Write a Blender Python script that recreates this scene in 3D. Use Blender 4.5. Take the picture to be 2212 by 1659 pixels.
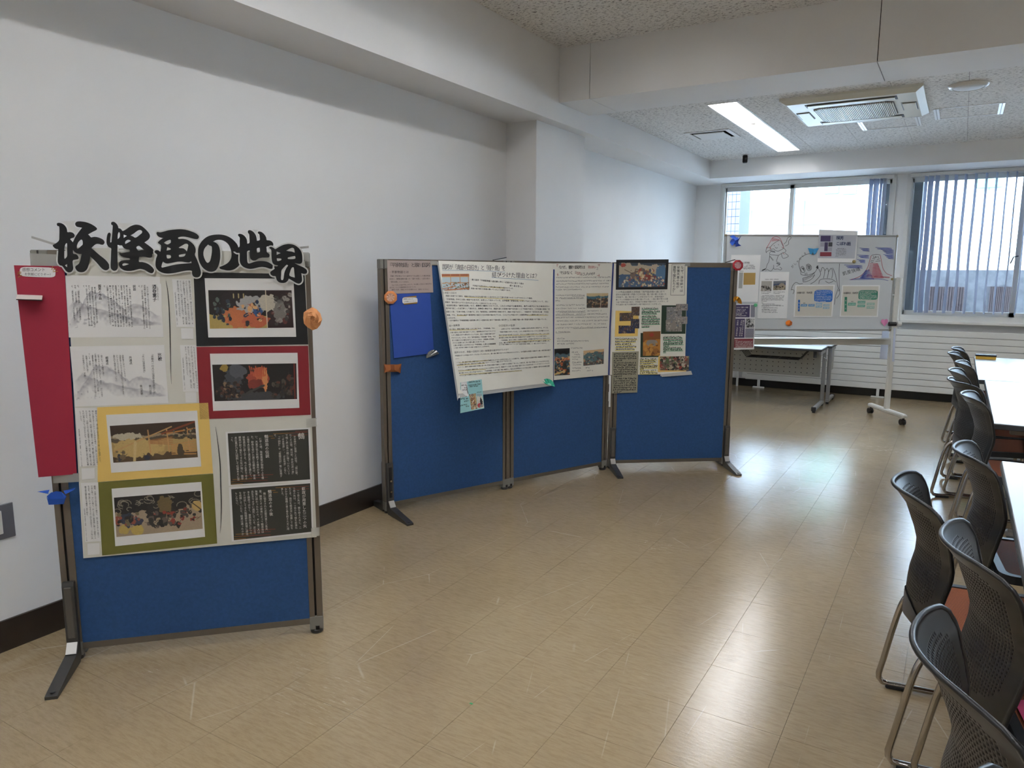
import bpy, math, random
import numpy as np
from mathutils import Vector, Matrix

# ------------------------------------------------------------------ camera, light, exposure
S = 0.905                      # scene units -> metres (floor tiles come out at 300 mm)
FPX, YAW, PITCH, ROLL = 1589.94, 0.5433086, 0.1518311, -0.0038745
CXP, CYP, CAMH = 1106.0, 829.5, 1.55
SUN_STRENGTH, SKY_STRENGTH, LAMP_STRENGTH, EXPOSURE = 36.0, 0.9, 35.0, 0.6

sc = bpy.context.scene
for _o in list(bpy.data.objects): bpy.data.objects.remove(_o)
COL = sc.collection
sc.view_settings.view_transform = 'Standard'
sc.view_settings.look = 'None'
sc.view_settings.gamma = 1.0
sc.view_settings.use_curve_mapping = False
sc.view_settings.exposure = EXPOSURE
sc.cycles.use_denoising = True
sc.cycles.max_bounces = 8
sc.cycles.diffuse_bounces = 5
sc.cycles.transparent_max_bounces = 16
sc.cycles.sample_clamp_indirect = 8.0

def _axes():
    f = np.array([-math.sin(YAW)*math.cos(PITCH), math.cos(YAW)*math.cos(PITCH), -math.sin(PITCH)])
    r = np.array([math.cos(YAW), math.sin(YAW), 0.0]); d = np.cross(f, r)
    r2 = math.cos(ROLL)*r + math.sin(ROLL)*d
    d2 = -math.sin(ROLL)*r + math.cos(ROLL)*d
    return r2, d2, f
RX, DN, FW = _axes()
RM = np.array([RX, DN, FW]); C0 = np.array([0, 0, CAMH])

cam = bpy.data.cameras.new('camera'); cam.sensor_fit = 'HORIZONTAL'; cam.sensor_width = 36
cam.lens = FPX/2212*36; cam.clip_start = 0.02; cam.clip_end = 200
camo = bpy.data.objects.new('camera', cam); COL.objects.link(camo)
m = Matrix.Identity(4)
for i in range(3):
    m[i][0] = RX[i]; m[i][1] = -DN[i]; m[i][2] = -FW[i]; m[i][3] = C0[i]*S
camo.matrix_world = m
sc.camera = camo

w = bpy.data.worlds.new('sky'); sc.world = w; w.use_nodes = True
nt = w.node_tree; nt.nodes.clear()
sky = nt.nodes.new('ShaderNodeTexSky'); sky.sky_type = 'NISHITA'; sky.sun_disc = False
sky.sun_elevation = math.radians(50); sky.sun_rotation = math.radians(200); sky.air_density = 1.0; sky.dust_density = 1.5
bg = nt.nodes.new('ShaderNodeBackground'); bg.inputs['Strength'].default_value = SKY_STRENGTH
wo = nt.nodes.new('ShaderNodeOutputWorld')
nt.links.new(sky.outputs[0], bg.inputs[0]); nt.links.new(bg.outputs[0], wo.inputs[0])
sl = bpy.data.lights.new('sun', 'SUN'); sl.energy = SUN_STRENGTH; sl.angle = 0.01; sl.color = (0.70, 0.85, 1.0)
so = bpy.data.objects.new('sun', sl); COL.objects.link(so)
so.rotation_euler = Vector((0.25, 0.70, -0.85)).to_track_quat('-Z', 'Y').to_euler()   # high sun behind the building, onto the facade across
so.location = (0, -10, 20)

# ------------------------------------------------------------------ photo geometry helpers
def rays(P):
    P = np.atleast_2d(np.asarray(P, float))
    q = np.stack([(P[:, 0]-CXP)/FPX, (P[:, 1]-CYP)/FPX, np.ones(len(P))], 1)
    return q @ RM
def onplane(P, p0, n):
    d = rays(P); n = np.asarray(n, float)
    t = ((np.asarray(p0)-C0) @ n)/(d @ n)
    return C0 + d*t[:, None]
def onz(u, v, z=0.0): return onplane([(u, v)], (0, 0, z), (0, 0, 1))[0]
def onx(u, v, x): return onplane([(u, v)], (x, 0, 0), (1, 0, 0))[0]
def ony(u, v, y): return onplane([(u, v)], (0, y, 0), (0, 1, 0))[0]
def crop(ox, oy, s):
    def f(*xy):
        if len(xy) == 2 and not hasattr(xy[0], '__len__'): return (ox+xy[0]/s, oy+xy[1]/s)
        return [(ox+a/s, oy+b/s) for a, b in (xy[0] if len(xy) == 1 else xy)]
    return f

class Plane:                       # a flat surface; px() turns photo pixels into points on it
    def __init__(s, p0, n):
        s.p0 = np.asarray(p0, float); s.n = np.asarray(n, float)/np.linalg.norm(n)
    def px(s, P, off=0.0): return onplane(P, s.p0 + s.n*off, s.n)
    def nrm(s, P): return np.tile(s.n, (len(P), 1))
    def up(s, off): return Plane(s.p0 + s.n*off, s.n)
class Patch:                       # a sheet hanging off its four corners
    def __init__(s, tl, tr, br, bl):
        s.c = [np.asarray(q, float) for q in (tl, tr, br, bl)]
        n = np.cross(s.c[2]-s.c[0], s.c[1]-s.c[3]); s.n = n/np.linalg.norm(n)
        if s.n @ (C0-s.c[0]) < 0: s.n = -s.n
    def at(s, u, v):
        a, b, c, d = s.c; u = np.asarray(u)[:, None]; v = np.asarray(v)[:, None]
        return a*(1-u)*(1-v)+b*u*(1-v)+c*u*v+d*(1-u)*v
    def uv(s, P):
        D = rays(P); u = np.full(len(D), .5); v = np.full(len(D), .5)
        a, b, c, d = s.c
        for _ in range(8):
            p = s.at(u, v)-C0
            du = (b-a)[None]*(1-v)[:, None]+(c-d)[None]*v[:, None]
            dv = (d-a)[None]*(1-u)[:, None]+(c-b)[None]*u[:, None]
            # p + du*x + dv*y = t*D
            A = np.stack([du, dv, -D], 2)
            x = np.linalg.solve(A, -p[:, :, None])[:, :, 0]
            u = u+x[:, 0]; v = v+x[:, 1]
        return u, v
    def px(s, P, off=0.0):
        u, v = s.uv(P); return s.at(u, v)+s.n*off

# ------------------------------------------------------------------ materials
def lin(c):
    if isinstance(c, str):
        c = [int(c[i:i+2], 16)/255 for i in (0, 2, 4)]
    return tuple((x/12.92 if x <= .04045 else ((x+.055)/1.055)**2.4) for x in c)
MATS = {}
def mat(name, col, rough=.5, metal=0.0, noise=0.0, nscale=20.0, bump=0.0, bscale=200.0, spec=.5, coat=0.0):
    if name in MATS: return MATS[name]
    M = bpy.data.materials.new(name); M.use_nodes = True; MATS[name] = M
    N = M.node_tree.nodes; L = M.node_tree.links; b = N['Principled BSDF']
    c = lin(col); b.inputs['Base Color'].default_value = (*c, 1)
    b.inputs['Roughness'].default_value = rough; b.inputs['Metallic'].default_value = metal
    b.inputs['Specular IOR Level'].default_value = spec; b.inputs['Coat Weight'].default_value = coat
    if noise or bump:
        tc = N.new('ShaderNodeTexCoord')
    if noise:
        t = N.new('ShaderNodeTexNoise'); t.inputs['Scale'].default_value = nscale; t.inputs['Detail'].default_value = 4
        L.new(tc.outputs['Object'], t.inputs['Vector'])
        r = N.new('ShaderNodeMapRange'); r.inputs['From Min'].default_value = .3; r.inputs['From Max'].default_value = .7
        r.inputs['To Min'].default_value = 1-noise; r.inputs['To Max'].default_value = 1+noise
        L.new(t.outputs['Fac'], r.inputs['Value'])
        x = N.new('ShaderNodeMix'); x.data_type = 'RGBA'; x.blend_type = 'MULTIPLY'; x.inputs[0].default_value = 1
        x.inputs[6].default_value = (*c, 1); L.new(r.outputs[0], x.inputs[7]); L.new(x.outputs[2], b.inputs['Base Color'])
    if bump:
        t2 = N.new('ShaderNodeTexNoise'); t2.inputs['Scale'].default_value = bscale; t2.inputs['Detail'].default_value = 2
        L.new(tc.outputs['Object'], t2.inputs['Vector'])
        bp = N.new('ShaderNodeBump'); bp.inputs['Strength'].default_value = bump; bp.inputs['Distance'].default_value = .002
        L.new(t2.outputs['Fac'], bp.inputs['Height']); L.new(bp.outputs[0], b.inputs['Normal'])
    return M
def emis(name, col, strength):
    M = bpy.data.materials.new(name); M.use_nodes = True
    b = M.node_tree.nodes['Principled BSDF']; c = lin(col)
    b.inputs['Base Color'].default_value = (*c, 1); b.inputs['Emission Color'].default_value = (*c, 1)
    b.inputs['Emission Strength'].default_value = strength
    return M
def floor_material():
    M = bpy.data.materials.new('vinyl_tile'); M.use_nodes = True
    N = M.node_tree.nodes; L = M.node_tree.links; b = N['Principled BSDF']
    g = N.new('ShaderNodeNewGeometry')
    def noise(scale, vec=(1, 1, 1), detail=6, rough=.6):
        mp = N.new('ShaderNodeMapping'); mp.inputs['Scale'].default_value = vec; L.new(g.outputs['Position'], mp.inputs[0])
        t = N.new('ShaderNodeTexNoise'); t.inputs['Scale'].default_value = scale; t.inputs['Detail'].default_value = detail
        t.inputs['Roughness'].default_value = rough; L.new(mp.outputs[0], t.inputs['Vector']); return t.outputs['Fac']
    def ramp(v, stops):
        r = N.new('ShaderNodeValToRGB'); e = r.color_ramp.elements
        for i, (p, c) in enumerate(stops):
            x = e[i] if i < 2 else e.new(p)
            x.position = p; x.color = (*lin(c), 1)
        L.new(v, r.inputs[0]); return r.outputs[0]
    def mix(f, a, c, mode='MIX'):
        x = N.new('ShaderNodeMix'); x.data_type = 'RGBA'; x.blend_type = mode
        if isinstance(f, float): x.inputs[0].default_value = f
        else: L.new(f, x.inputs[0])
        L.new(a, x.inputs[6])
        if isinstance(c, str): x.inputs[7].default_value = (*lin(c), 1)
        else: L.new(c, x.inputs[7])
        return x.outputs[2]
    def rng(v, a, bb, c, d):
        r = N.new('ShaderNodeMapRange'); r.inputs[1].default_value = a; r.inputs[2].default_value = bb
        r.inputs[3].default_value = c; r.inputs[4].default_value = d; L.new(v, r.inputs[0]); return r.outputs[0]
    base = ramp(noise(1.1, detail=3), [(.3, '978568'), (.7, 'A59375')])
    streak = ramp(noise(16, (1, 5, 1), 8, .72), [(.38, 'DCD5CA'), (.56, 'FFFFFF')])
    col = mix(.55, base, streak, 'MULTIPLY')
    wear = rng(noise(1.3, (1, .8, 1), 5), .53, .72, 0, 1)
    scr = rng(noise(14, (1, 9, 1), 10, .75), .52, .66, 0, 1)
    scr2 = rng(noise(16, (8, 1, 1), 9, .75), .60, .68, 0, .8)
    ad = N.new('ShaderNodeMath'); ad.operation = 'MULTIPLY_ADD'; L.new(wear, ad.inputs[0]); L.new(scr, ad.inputs[1]); ad.inputs[2].default_value = 0
    a2 = N.new('ShaderNodeMath'); a2.operation = 'MULTIPLY_ADD'; L.new(scr2, a2.inputs[0]); L.new(wear, a2.inputs[1]); L.new(ad.outputs[0], a2.inputs[2])
    cl = rng(a2.outputs[0], 0, 1.2, 0, .38)
    col = mix(cl, col, 'D8CEBA')
    # hairline scratches
    v = N.new('ShaderNodeTexVoronoi'); v.feature = 'DISTANCE_TO_EDGE'; v.inputs['Scale'].default_value = 1.6
    mp = N.new('ShaderNodeMapping'); mp.inputs['Scale'].default_value = (2.2, .7, 1); mp.inputs['Rotation'].default_value = (0, 0, .5)
    L.new(g.outputs['Position'], mp.inputs[0]); L.new(mp.outputs[0], v.inputs['Vector'])
    sc_ = rng(v.outputs['Distance'], 0.0, .006, .30, 0)
    gate = rng(noise(3.1, detail=2), .52, .6, 0, 1)
    gm = N.new('ShaderNodeMath'); gm.operation = 'MULTIPLY'; L.new(sc_, gm.inputs[0]); L.new(gate, gm.inputs[1])
    col = mix(gm.outputs[0], col, 'D5CDBC')
    L.new(col, b.inputs['Base Color'])
    ro = rng(a2.outputs[0], 0, 1.0, .17, .42)
    L.new(ro, b.inputs['Roughness'])
    b.inputs['Specular IOR Level'].default_value = .62
    bp = N.new('ShaderNodeBump'); bp.inputs['Strength'].default_value = .16; bp.inputs['Distance'].default_value = .005
    L.new(noise(20, (1, 3, 1), 5, .7), bp.inputs['Height']); L.new(bp.outputs[0], b.inputs['Normal'])
    return M
def ceiling_material():
    M = bpy.data.materials.new('fissured_ceiling_board'); M.use_nodes = True
    N = M.node_tree.nodes; L = M.node_tree.links; b = N['Principled BSDF']
    g = N.new('ShaderNodeNewGeometry')
    mp = N.new('ShaderNodeMapping'); mp.inputs['Scale'].default_value = (1.0, 2.4, 1); L.new(g.outputs['Position'], mp.inputs[0])
    t = N.new('ShaderNodeTexNoise'); t.inputs['Scale'].default_value = 42; t.inputs['Detail'].default_value = 4; t.inputs['Roughness'].default_value = .62
    t.inputs['Distortion'].default_value = .6
    L.new(mp.outputs[0], t.inputs['Vector'])
    r = N.new('ShaderNodeValToRGB'); e = r.color_ramp.elements
    e[0].position = .36; e[0].color = (*lin('6E6A64'), 1); e[1].position = .46; e[1].color = (*lin('E6E4E0'), 1)
    L.new(t.outputs['Fac'], r.inputs[0]); L.new(r.outputs[0], b.inputs['Base Color'])
    bp = N.new('ShaderNodeBump'); bp.inputs['Strength'].default_value = .5; bp.inputs['Distance'].default_value = .004
    L.new(t.outputs['Fac'], bp.inputs['Height']); L.new(bp.outputs[0], b.inputs['Normal'])
    b.inputs['Roughness'].default_value = .95
    return M
def wall_material():
    M = bpy.data.materials.new('wallpaper_white'); M.use_nodes = True
    N = M.node_tree.nodes; L = M.node_tree.links; b = N['Principled BSDF']
    g = N.new('ShaderNodeNewGeometry')
    def noise(scale, vec=(1, 1, 1), detail=4):
        mp = N.new('ShaderNodeMapping'); mp.inputs['Scale'].default_value = vec; L.new(g.outputs['Position'], mp.inputs[0])
        t = N.new('ShaderNodeTexNoise'); t.inputs['Scale'].default_value = scale; t.inputs['Detail'].default_value = detail
        L.new(mp.outputs[0], t.inputs['Vector']); return t.outputs['Fac']
    r = N.new('ShaderNodeValToRGB'); e = r.color_ramp.elements
    e[0].position = .25; e[0].color = (*lin('E4E3E1'), 1); e[1].position = .75; e[1].color = (*lin('EBEAE8'), 1)
    L.new(noise(1.4), r.inputs[0])
    # sparse scuff marks low on the wall
    v = N.new('ShaderNodeTexVoronoi'); v.feature = 'F1'; v.inputs['Scale'].default_value = 5.5
    mp = N.new('ShaderNodeMapping'); mp.inputs['Scale'].default_value = (1, 2.6, 1.0); mp.inputs['Rotation'].default_value = (.6, 0, 0)
    L.new(g.outputs['Position'], mp.inputs[0]); L.new(mp.outputs[0], v.inputs['Vector'])
    d = N.new('ShaderNodeMapRange'); d.inputs[1].default_value = .03; d.inputs[2].default_value = .075; d.inputs[3].default_value = .55; d.inputs[4].default_value = 0
    L.new(v.outputs['Distance'], d.inputs[0])
    sx = N.new('ShaderNodeSeparateXYZ'); L.new(g.outputs['Position'], sx.inputs[0])
    hgt = N.new('ShaderNodeMapRange'); hgt.inputs[1].default_value = .3; hgt.inputs[2].default_value = 1.0; hgt.inputs[3].default_value = 1; hgt.inputs[4].default_value = 0
    L.new(sx.outputs[2], hgt.inputs[0])
    gt = N.new('ShaderNodeMapRange'); gt.inputs[1].default_value = .55; gt.inputs[2].default_value = .68; L.new(noise(7), gt.inputs[0])
    k = N.new('ShaderNodeMath'); k.operation = 'MULTIPLY'; L.new(d.outputs[0], k.inputs[0]); L.new(hgt.outputs[0], k.inputs[1])
    k2 = N.new('ShaderNodeMath'); k2.operation = 'MULTIPLY'; L.new(k.outputs[0], k2.inputs[0]); L.new(gt.outputs[0], k2.inputs[1])
    x = N.new('ShaderNodeMix'); x.data_type = 'RGBA'; L.new(k2.outputs[0], x.inputs[0]); L.new(r.outputs[0], x.inputs[6]); x.inputs[7].default_value = (*lin('77757A'), 1)
    L.new(x.outputs[2], b.inputs['Base Color']); b.inputs['Roughness'].default_value = .75
    b.inputs['Specular IOR Level'].default_value = .3
    bp = N.new('ShaderNodeBump'); bp.inputs['Strength'].default_value = .12; bp.inputs['Distance'].default_value = .001
    L.new(noise(260, detail=2), bp.inputs['Height']); L.new(bp.outputs[0], b.inputs['Normal'])
    return M
def glass_material(name='window_glass', tint=(.93, .97, 1.0), refl=.08):
    M = bpy.data.materials.new(name); M.use_nodes = True
    N = M.node_tree.nodes; L = M.node_tree.links; N.remove(N['Principled BSDF'])
    a = N.new('ShaderNodeBsdfTransparent'); a.inputs[0].default_value = (*tint, 1)
    g = N.new('ShaderNodeBsdfGlossy'); g.inputs['Roughness'].default_value = .01
    f = N.new('ShaderNodeFresnel'); f.inputs[0].default_value = 1.45
    x = N.new('ShaderNodeMixShader'); L.new(f.outputs[0], x.inputs[0]); L.new(a.outputs[0], x.inputs[1]); L.new(g.outputs[0], x.inputs[2])
    L.new(x.outputs[0], N['Material Output'].inputs[0]); return M
def sheer_material(name, col, trans):
    M = bpy.data.materials.new(name); M.use_nodes = True
    N = M.node_tree.nodes; L = M.node_tree.links; b = N['Principled BSDF']
    b.inputs['Base Color'].default_value = (*lin(col), 1); b.inputs['Roughness'].default_value = .8
    t = N.new('ShaderNodeBsdfTranslucent'); t.inputs[0].default_value = (*lin(col), 1)
    x = N.new('ShaderNodeMixShader'); x.inputs[0].default_value = trans
    L.new(b.outputs[0], x.inputs[1]); L.new(t.outputs[0], x.inputs[2]); L.new(x.outputs[0], N['Material Output'].inputs[0]); return M
def film_material(name, col, alpha):                  # clear tape and plastic film
    M = bpy.data.materials.new(name); M.use_nodes = True
    b = M.node_tree.nodes['Principled BSDF']
    b.inputs['Base Color'].default_value = (*lin(col), 1); b.inputs['Roughness'].default_value = .25; b.inputs['Alpha'].default_value = alpha
    return M
def print_material():
    M = bpy.data.materials.new('printed_picture'); M.use_nodes = True
    N = M.node_tree.nodes; a = N.new('ShaderNodeVertexColor'); a.layer_name = 'print'
    b = N['Principled BSDF']; M.node_tree.links.new(a.outputs[0], b.inputs['Base Color']); b.inputs['Roughness'].default_value = .5
    return M

# ------------------------------------------------------------------ mesh building
BASE = {}
class G:
    def __init__(s): s.v = []; s.f = []; s.m = []
    def add(s, V, F, m=0):
        k = len(s.v); s.v += [tuple(map(float, p)) for p in V]
        s.f += [tuple(i+k for i in f) for f in F]; s.m += [m]*len(F); return s
    def box(s, x0, x1, y0, y1, z0, z1, m=0):
        V = [(x, y, z) for x in (x0, x1) for y in (y0, y1) for z in (z0, z1)]
        return s.add(V, [(0, 1, 3, 2), (4, 6, 7, 5), (0, 4, 5, 1), (2, 3, 7, 6), (0, 2, 6, 4), (1, 5, 7, 3)], m)
    def bbox(s, x0, x1, y0, y1, z0, z1, b=.004, m=0):       # box with chamfered edges
        V = []; xs = (x0, x0+b, x1-b, x1); ys = (y0, y0+b, y1-b, y1); zs = (z0, z0+b, z1-b, z1)
        idx = {}
        for i in range(4):
            for j in range(4):
                for k in range(4):
                    if sum(q in (0, 3) for q in (i, j, k)) == 1: idx[i, j, k] = len(V); V.append((xs[i], ys[j], zs[k]))
        F = []
        def q(*a): F.append(tuple(idx[t] for t in a))
        for e in (0, 3):
            q((e, 1, 1), (e, 2, 1), (e, 2, 2), (e, 1, 2)); q((1, e, 1), (2, e, 1), (2, e, 2), (1, e, 2)); q((1, 1, e), (2, 1, e), (2, 2, e), (1, 2, e))
            ei = 1 if e == 0 else 2
            for g_ in (0, 3):
                gi = 1 if g_ == 0 else 2
                q((e, gi, 1), (e, gi, 2), (ei, g_, 2), (ei, g_, 1)); q((e, 1, gi), (e, 2, gi), (ei, 2, g_), (ei, 1, g_)); q((1, e, gi), (2, e, gi), (2, ei, g_), (1, ei, g_))
                for h in (0, 3):
                    hi = 1 if h == 0 else 2
                    F.append((idx[e, gi, hi], idx[ei, g_, hi], idx[ei, gi, h]))
        return s.add(V, F, m)
    def prism(s, pts, d, m=0, cap=True):                     # polygon (3d points) swept along vector d
        n = len(pts); P = [np.asarray(p, float) for p in pts]; d = np.asarray(d, float)
        V = P+[p+d for p in P]
        F = [(i, (i+1) % n, n+(i+1) % n, n+i) for i in range(n)]
        if cap: F += [tuple(range(n-1, -1, -1)), tuple(range(n, 2*n))]
        return s.add(V, F, m)
    def tube(s, pts, r, seg=8, m=0, cap=True):
        P = [np.asarray(p, float) for p in pts]; n = len(P)
        R = r if hasattr(r, '__len__') else [r]*n
        V = []; T = [P[min(i+1, n-1)]-P[max(i-1, 0)] for i in range(n)]
        T = [t/(np.linalg.norm(t)+1e-12) for t in T]
        a = np.array([0, 0, 1.]) if abs(T[0][2]) < .9 else np.array([1., 0, 0])
        x = np.cross(T[0], a); x /= np.linalg.norm(x)
        for i in range(n):
            x = x-T[i]*(x@T[i]); x /= np.linalg.norm(x); y = np.cross(T[i], x)
            for k in range(seg):
                t = 2*math.pi*k/seg; V.append(P[i]+R[i]*(math.cos(t)*x+math.sin(t)*y))
        F = [(i*seg+k, i*seg+(k+1) % seg, (i+1)*seg+(k+1) % seg, (i+1)*seg+k) for i in range(n-1) for k in range(seg)]
        if cap: F += [tuple(range(seg-1, -1, -1)), tuple(range((n-1)*seg, n*seg))]
        return s.add(V, F, m)
    def lathe(s, prof, c, seg=24, m=0):                      # (r, z) profile about a vertical axis at c
        n = len(prof); V = []
        for r, z in prof:
            for k in range(seg):
                t = 2*math.pi*k/seg; V.append((c[0]+r*math.cos(t), c[1]+r*math.sin(t), c[2]+z))
        F = [(i*seg+k, i*seg+(k+1) % seg, (i+1)*seg+(k+1) % seg, (i+1)*seg+k) for i in range(n-1) for k in range(seg)]
        F += [tuple(range(seg-1, -1, -1)), tuple(range((n-1)*seg, n*seg))]
        return s.add(V, F, m)
    def sheet(s, quadpx, surf, off=0.0, t=.0008, m=0, nu=1, nv=1):     # thin paper whose corners are photo pixels
        a, b, c, d = [np.asarray(q, float) for q in quadpx]
        P = [a*(1-u)*(1-v)+b*u*(1-v)+c*u*v+d*(1-u)*v for v in np.linspace(0, 1, nv+1) for u in np.linspace(0, 1, nu+1)]
        top = surf.px(P, off); bot = top-surf.n*t
        k = len(P); V = list(top)+list(bot); F = []; W = nu+1
        for j in range(nv):
            for i in range(nu):
                q = j*W+i; F.append((q, q+W, q+W+1, q+1)); F.append((k+q, k+q+1, k+q+W+1, k+q+W))
        rim = [i for i in range(W)]+[j*W+nu for j in range(1, nv+1)]+[nv*W+i for i in range(nu-1, -1, -1)]+[j*W for j in range(nv-1, 0, -1)]
        for i in range(len(rim)):
            p, q = rim[i], rim[(i+1) % len(rim)]; F.append((p, q, k+q, k+p))
        return s.add(V, F, m)
    def flat(s, quadpx, surf, off, m=0):                    # printed area, no thickness
        return s.add(surf.px(quadpx, off), [tuple(range(len(quadpx)))], m)
    def build(s, name, mats, parent=None, smooth=False, fixn=True, label=None):
        V = np.array(s.v, float)
        lo, hi = V.min(0), V.max(0); c = np.array([(lo[0]+hi[0])/2, (lo[1]+hi[1])/2, lo[2]])
        me = bpy.data.meshes.new(name)
        me.from_pydata([tuple(p) for p in (V-c)*S], [], s.f)
        if not isinstance(mats, (list, tuple)): mats = [mats]
        for q in mats: me.materials.append(q)
        me.polygons.foreach_set('material_index', s.m)
        if smooth: me.polygons.foreach_set('use_smooth', [True]*len(s.f))
        me.update()
        if fixn:
            import bmesh
            b = bmesh.new(); b.from_mesh(me); bmesh.ops.recalc_face_normals(b, faces=b.faces); b.to_mesh(me); b.free()
        o = bpy.data.objects.new(name, me); COL.objects.link(o)
        BASE[o.name] = c
        if parent is not None:
            o.parent = parent; o.location = Vector((c-BASE[parent.name])*S)
        else: o.location = Vector(c*S)
        if label: o['label'] = label
        return o
def tag(o, label, cat, group=None):
    o['label'] = label; o['category'] = cat
    if group: o['group'] = group
    return o
def thing(name, label, cat, loc=(0, 0, 0), group=None):
    o = bpy.data.objects.new(name, None); o.empty_display_size = .1; COL.objects.link(o)
    o.location = Vector(loc)*S; BASE[o.name] = np.array(loc, float)
    return tag(o, label, cat, group)
def struct(o): o['kind'] = 'structure'; return o
def place(o, loc, rz):                                      # put a thing built about the origin where it stands
    o.location = Vector(loc)*S; o.rotation_euler = (0, 0, rz)
def copy_tree(o, parent=None):
    c = o.copy(); COL.objects.link(c); c.parent = parent
    for ch in list(o.children): copy_tree(ch, c)
    return c
def share(o, name, loc, parent):                             # another object on the same mesh
    c = bpy.data.objects.new(name, o.data); COL.objects.link(c); c.parent = parent
    c.location = Vector((np.asarray(loc)-BASE[parent.name])*S); return c

# ------------------------------------------------------------------ lettering
_fc = bpy.data.curves.new('lettering', 'FONT'); _fc.resolution_u = 1
_fo = bpy.data.objects.new('lettering', _fc); GL = {}
def glyph(ch, bold=0.0):
    k = (ch, bold)
    if k not in GL:
        _fc.body = ch; _fc.offset = bold
        me = _fo.to_mesh()
        V = np.array([v.co[:2] for v in me.vertices]).reshape(-1, 2); F = [tuple(p.vertices) for p in me.polygons]
        _fo.to_mesh_clear(); GL[k] = (V, F)
    return GL[k]
ROT = set('「」『』（）()ー〜…：【】［］《》')
def text(g, surf, a, b, string, off, size=None, vertical=False, m=0, bold=0.0, squeeze=1.0):
    """lettering from pixel a to pixel b; the em is the pitch unless size (pixels) is given"""
    a = np.asarray(a, float); b = np.asarray(b, float); n = max(len(string), 1)
    d = (b-a)/n; L = np.linalg.norm(d); e = d/L
    em = size or L*1.02
    # page axes in pixels: along text e, across text
    right = e if not vertical else np.array([-e[1], e[0]])*-1
    if vertical: right = np.array([e[1], -e[0]])
    down = np.array([-e[1], e[0]]) if not vertical else e
    PV = []; PF = []
    for i, ch in enumerate(string):
        if ch in ' 　': continue
        V, F = glyph(ch, bold)
        if not len(V): continue
        c = a+d*(i+.5)
        W = (V[:, 0].max()+V[:, 0].min())/2
        x = V[:, 0]-(.5 if ord(ch) > 0x2000 else W); y = V[:, 1]-.38
        if vertical:
            if ch in ROT: x, y = y.copy(), -x
            elif ch in '、。': x = x+.55; y = y+.55
            elif ch in 'ゃゅょっャュョッ': x = x+.1; y = y+.1
        p = c+np.outer(x*em*squeeze, right)-np.outer(y*em, down)
        k = len(PV); PV += list(p); PF += [tuple(j+k for j in f) for f in F]
    if PV: g.add(surf.px(np.array(PV), off), PF, m)
def scribble(g, surf, a, b, h, off, seed, m=0, w=.9, gap=.12):
    """handwriting too small to read in the photograph: pen strokes of its size and density"""
    R = random.Random(seed); a = np.asarray(a, float); b = np.asarray(b, float)
    L = np.linalg.norm(b-a); e = (b-a)/L; dn = np.array([-e[1], e[0]]); x = 0; V = []; F = []
    while x < L-h*.6:
        cw = h*R.uniform(.75, 1.0)
        if R.random() < gap: x += cw*.6; continue
        for _ in range(R.choice((3, 4, 4, 5))):
            if R.random() < .55: p = np.array([R.uniform(0, .25), R.uniform(-.45, .45)]); q = p+np.array([R.uniform(.45, .8), R.uniform(-.12, .06)])
            else: p = np.array([R.uniform(.1, .85), R.uniform(-.5, -.1)]); q = p+np.array([R.uniform(-.25, .15), R.uniform(.35, .8)])
            p = a+e*(x+p[0]*cw*.9)+dn*p[1]*h; q = a+e*(x+q[0]*cw*.9)+dn*q[1]*h
            t = q-p; nn = np.array([-t[1], t[0]])/(np.linalg.norm(t)+1e-9)*w/2
            k = len(V); V += [p+nn, p-nn, q-nn, q+nn]; F.append((k, k+1, k+2, k+3))
        x += cw
    if V: g.add(surf.px(np.array(V), off), F, m)
def smooth_line(P, k=6):
    P = [np.asarray(p, float) for p in P]
    if len(P) < 3: return P
    out = []
    for i in range(len(P)-1):
        p0 = P[max(i-1, 0)]; p1 = P[i]; p2 = P[i+1]; p3 = P[min(i+2, len(P)-1)]
        for j in range(k):
            t = j/k
            out.append(.5*((2*p1)+(p2-p0)*t+(2*p0-5*p1+4*p2-p3)*t*t+(3*p1-p0-3*p2+p3)*t**3))
    out.append(P[-1]); return out
def stroke(g, surf, P, w, off, m=0, smooth=True, taper=None):
    """a drawn line of width w pixels; taper: list of widths along it"""
    Q = smooth_line(P) if smooth else [np.asarray(p, float) for p in P]
    n = len(Q); V = []; F = []
    for i in range(n):
        t = Q[min(i+1, n-1)]-Q[max(i-1, 0)]; t = t/(np.linalg.norm(t)+1e-9); nn = np.array([-t[1], t[0]])
        ww = w if taper is None else np.interp(i/(n-1), np.linspace(0, 1, len(taper)), taper)
        V += [Q[i]+nn*ww/2, Q[i]-nn*ww/2]
    F = [(2*i, 2*i+1, 2*i+3, 2*i+2) for i in range(n-1)]
    g.add(surf.px(np.array(V), off), F, m)

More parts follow.
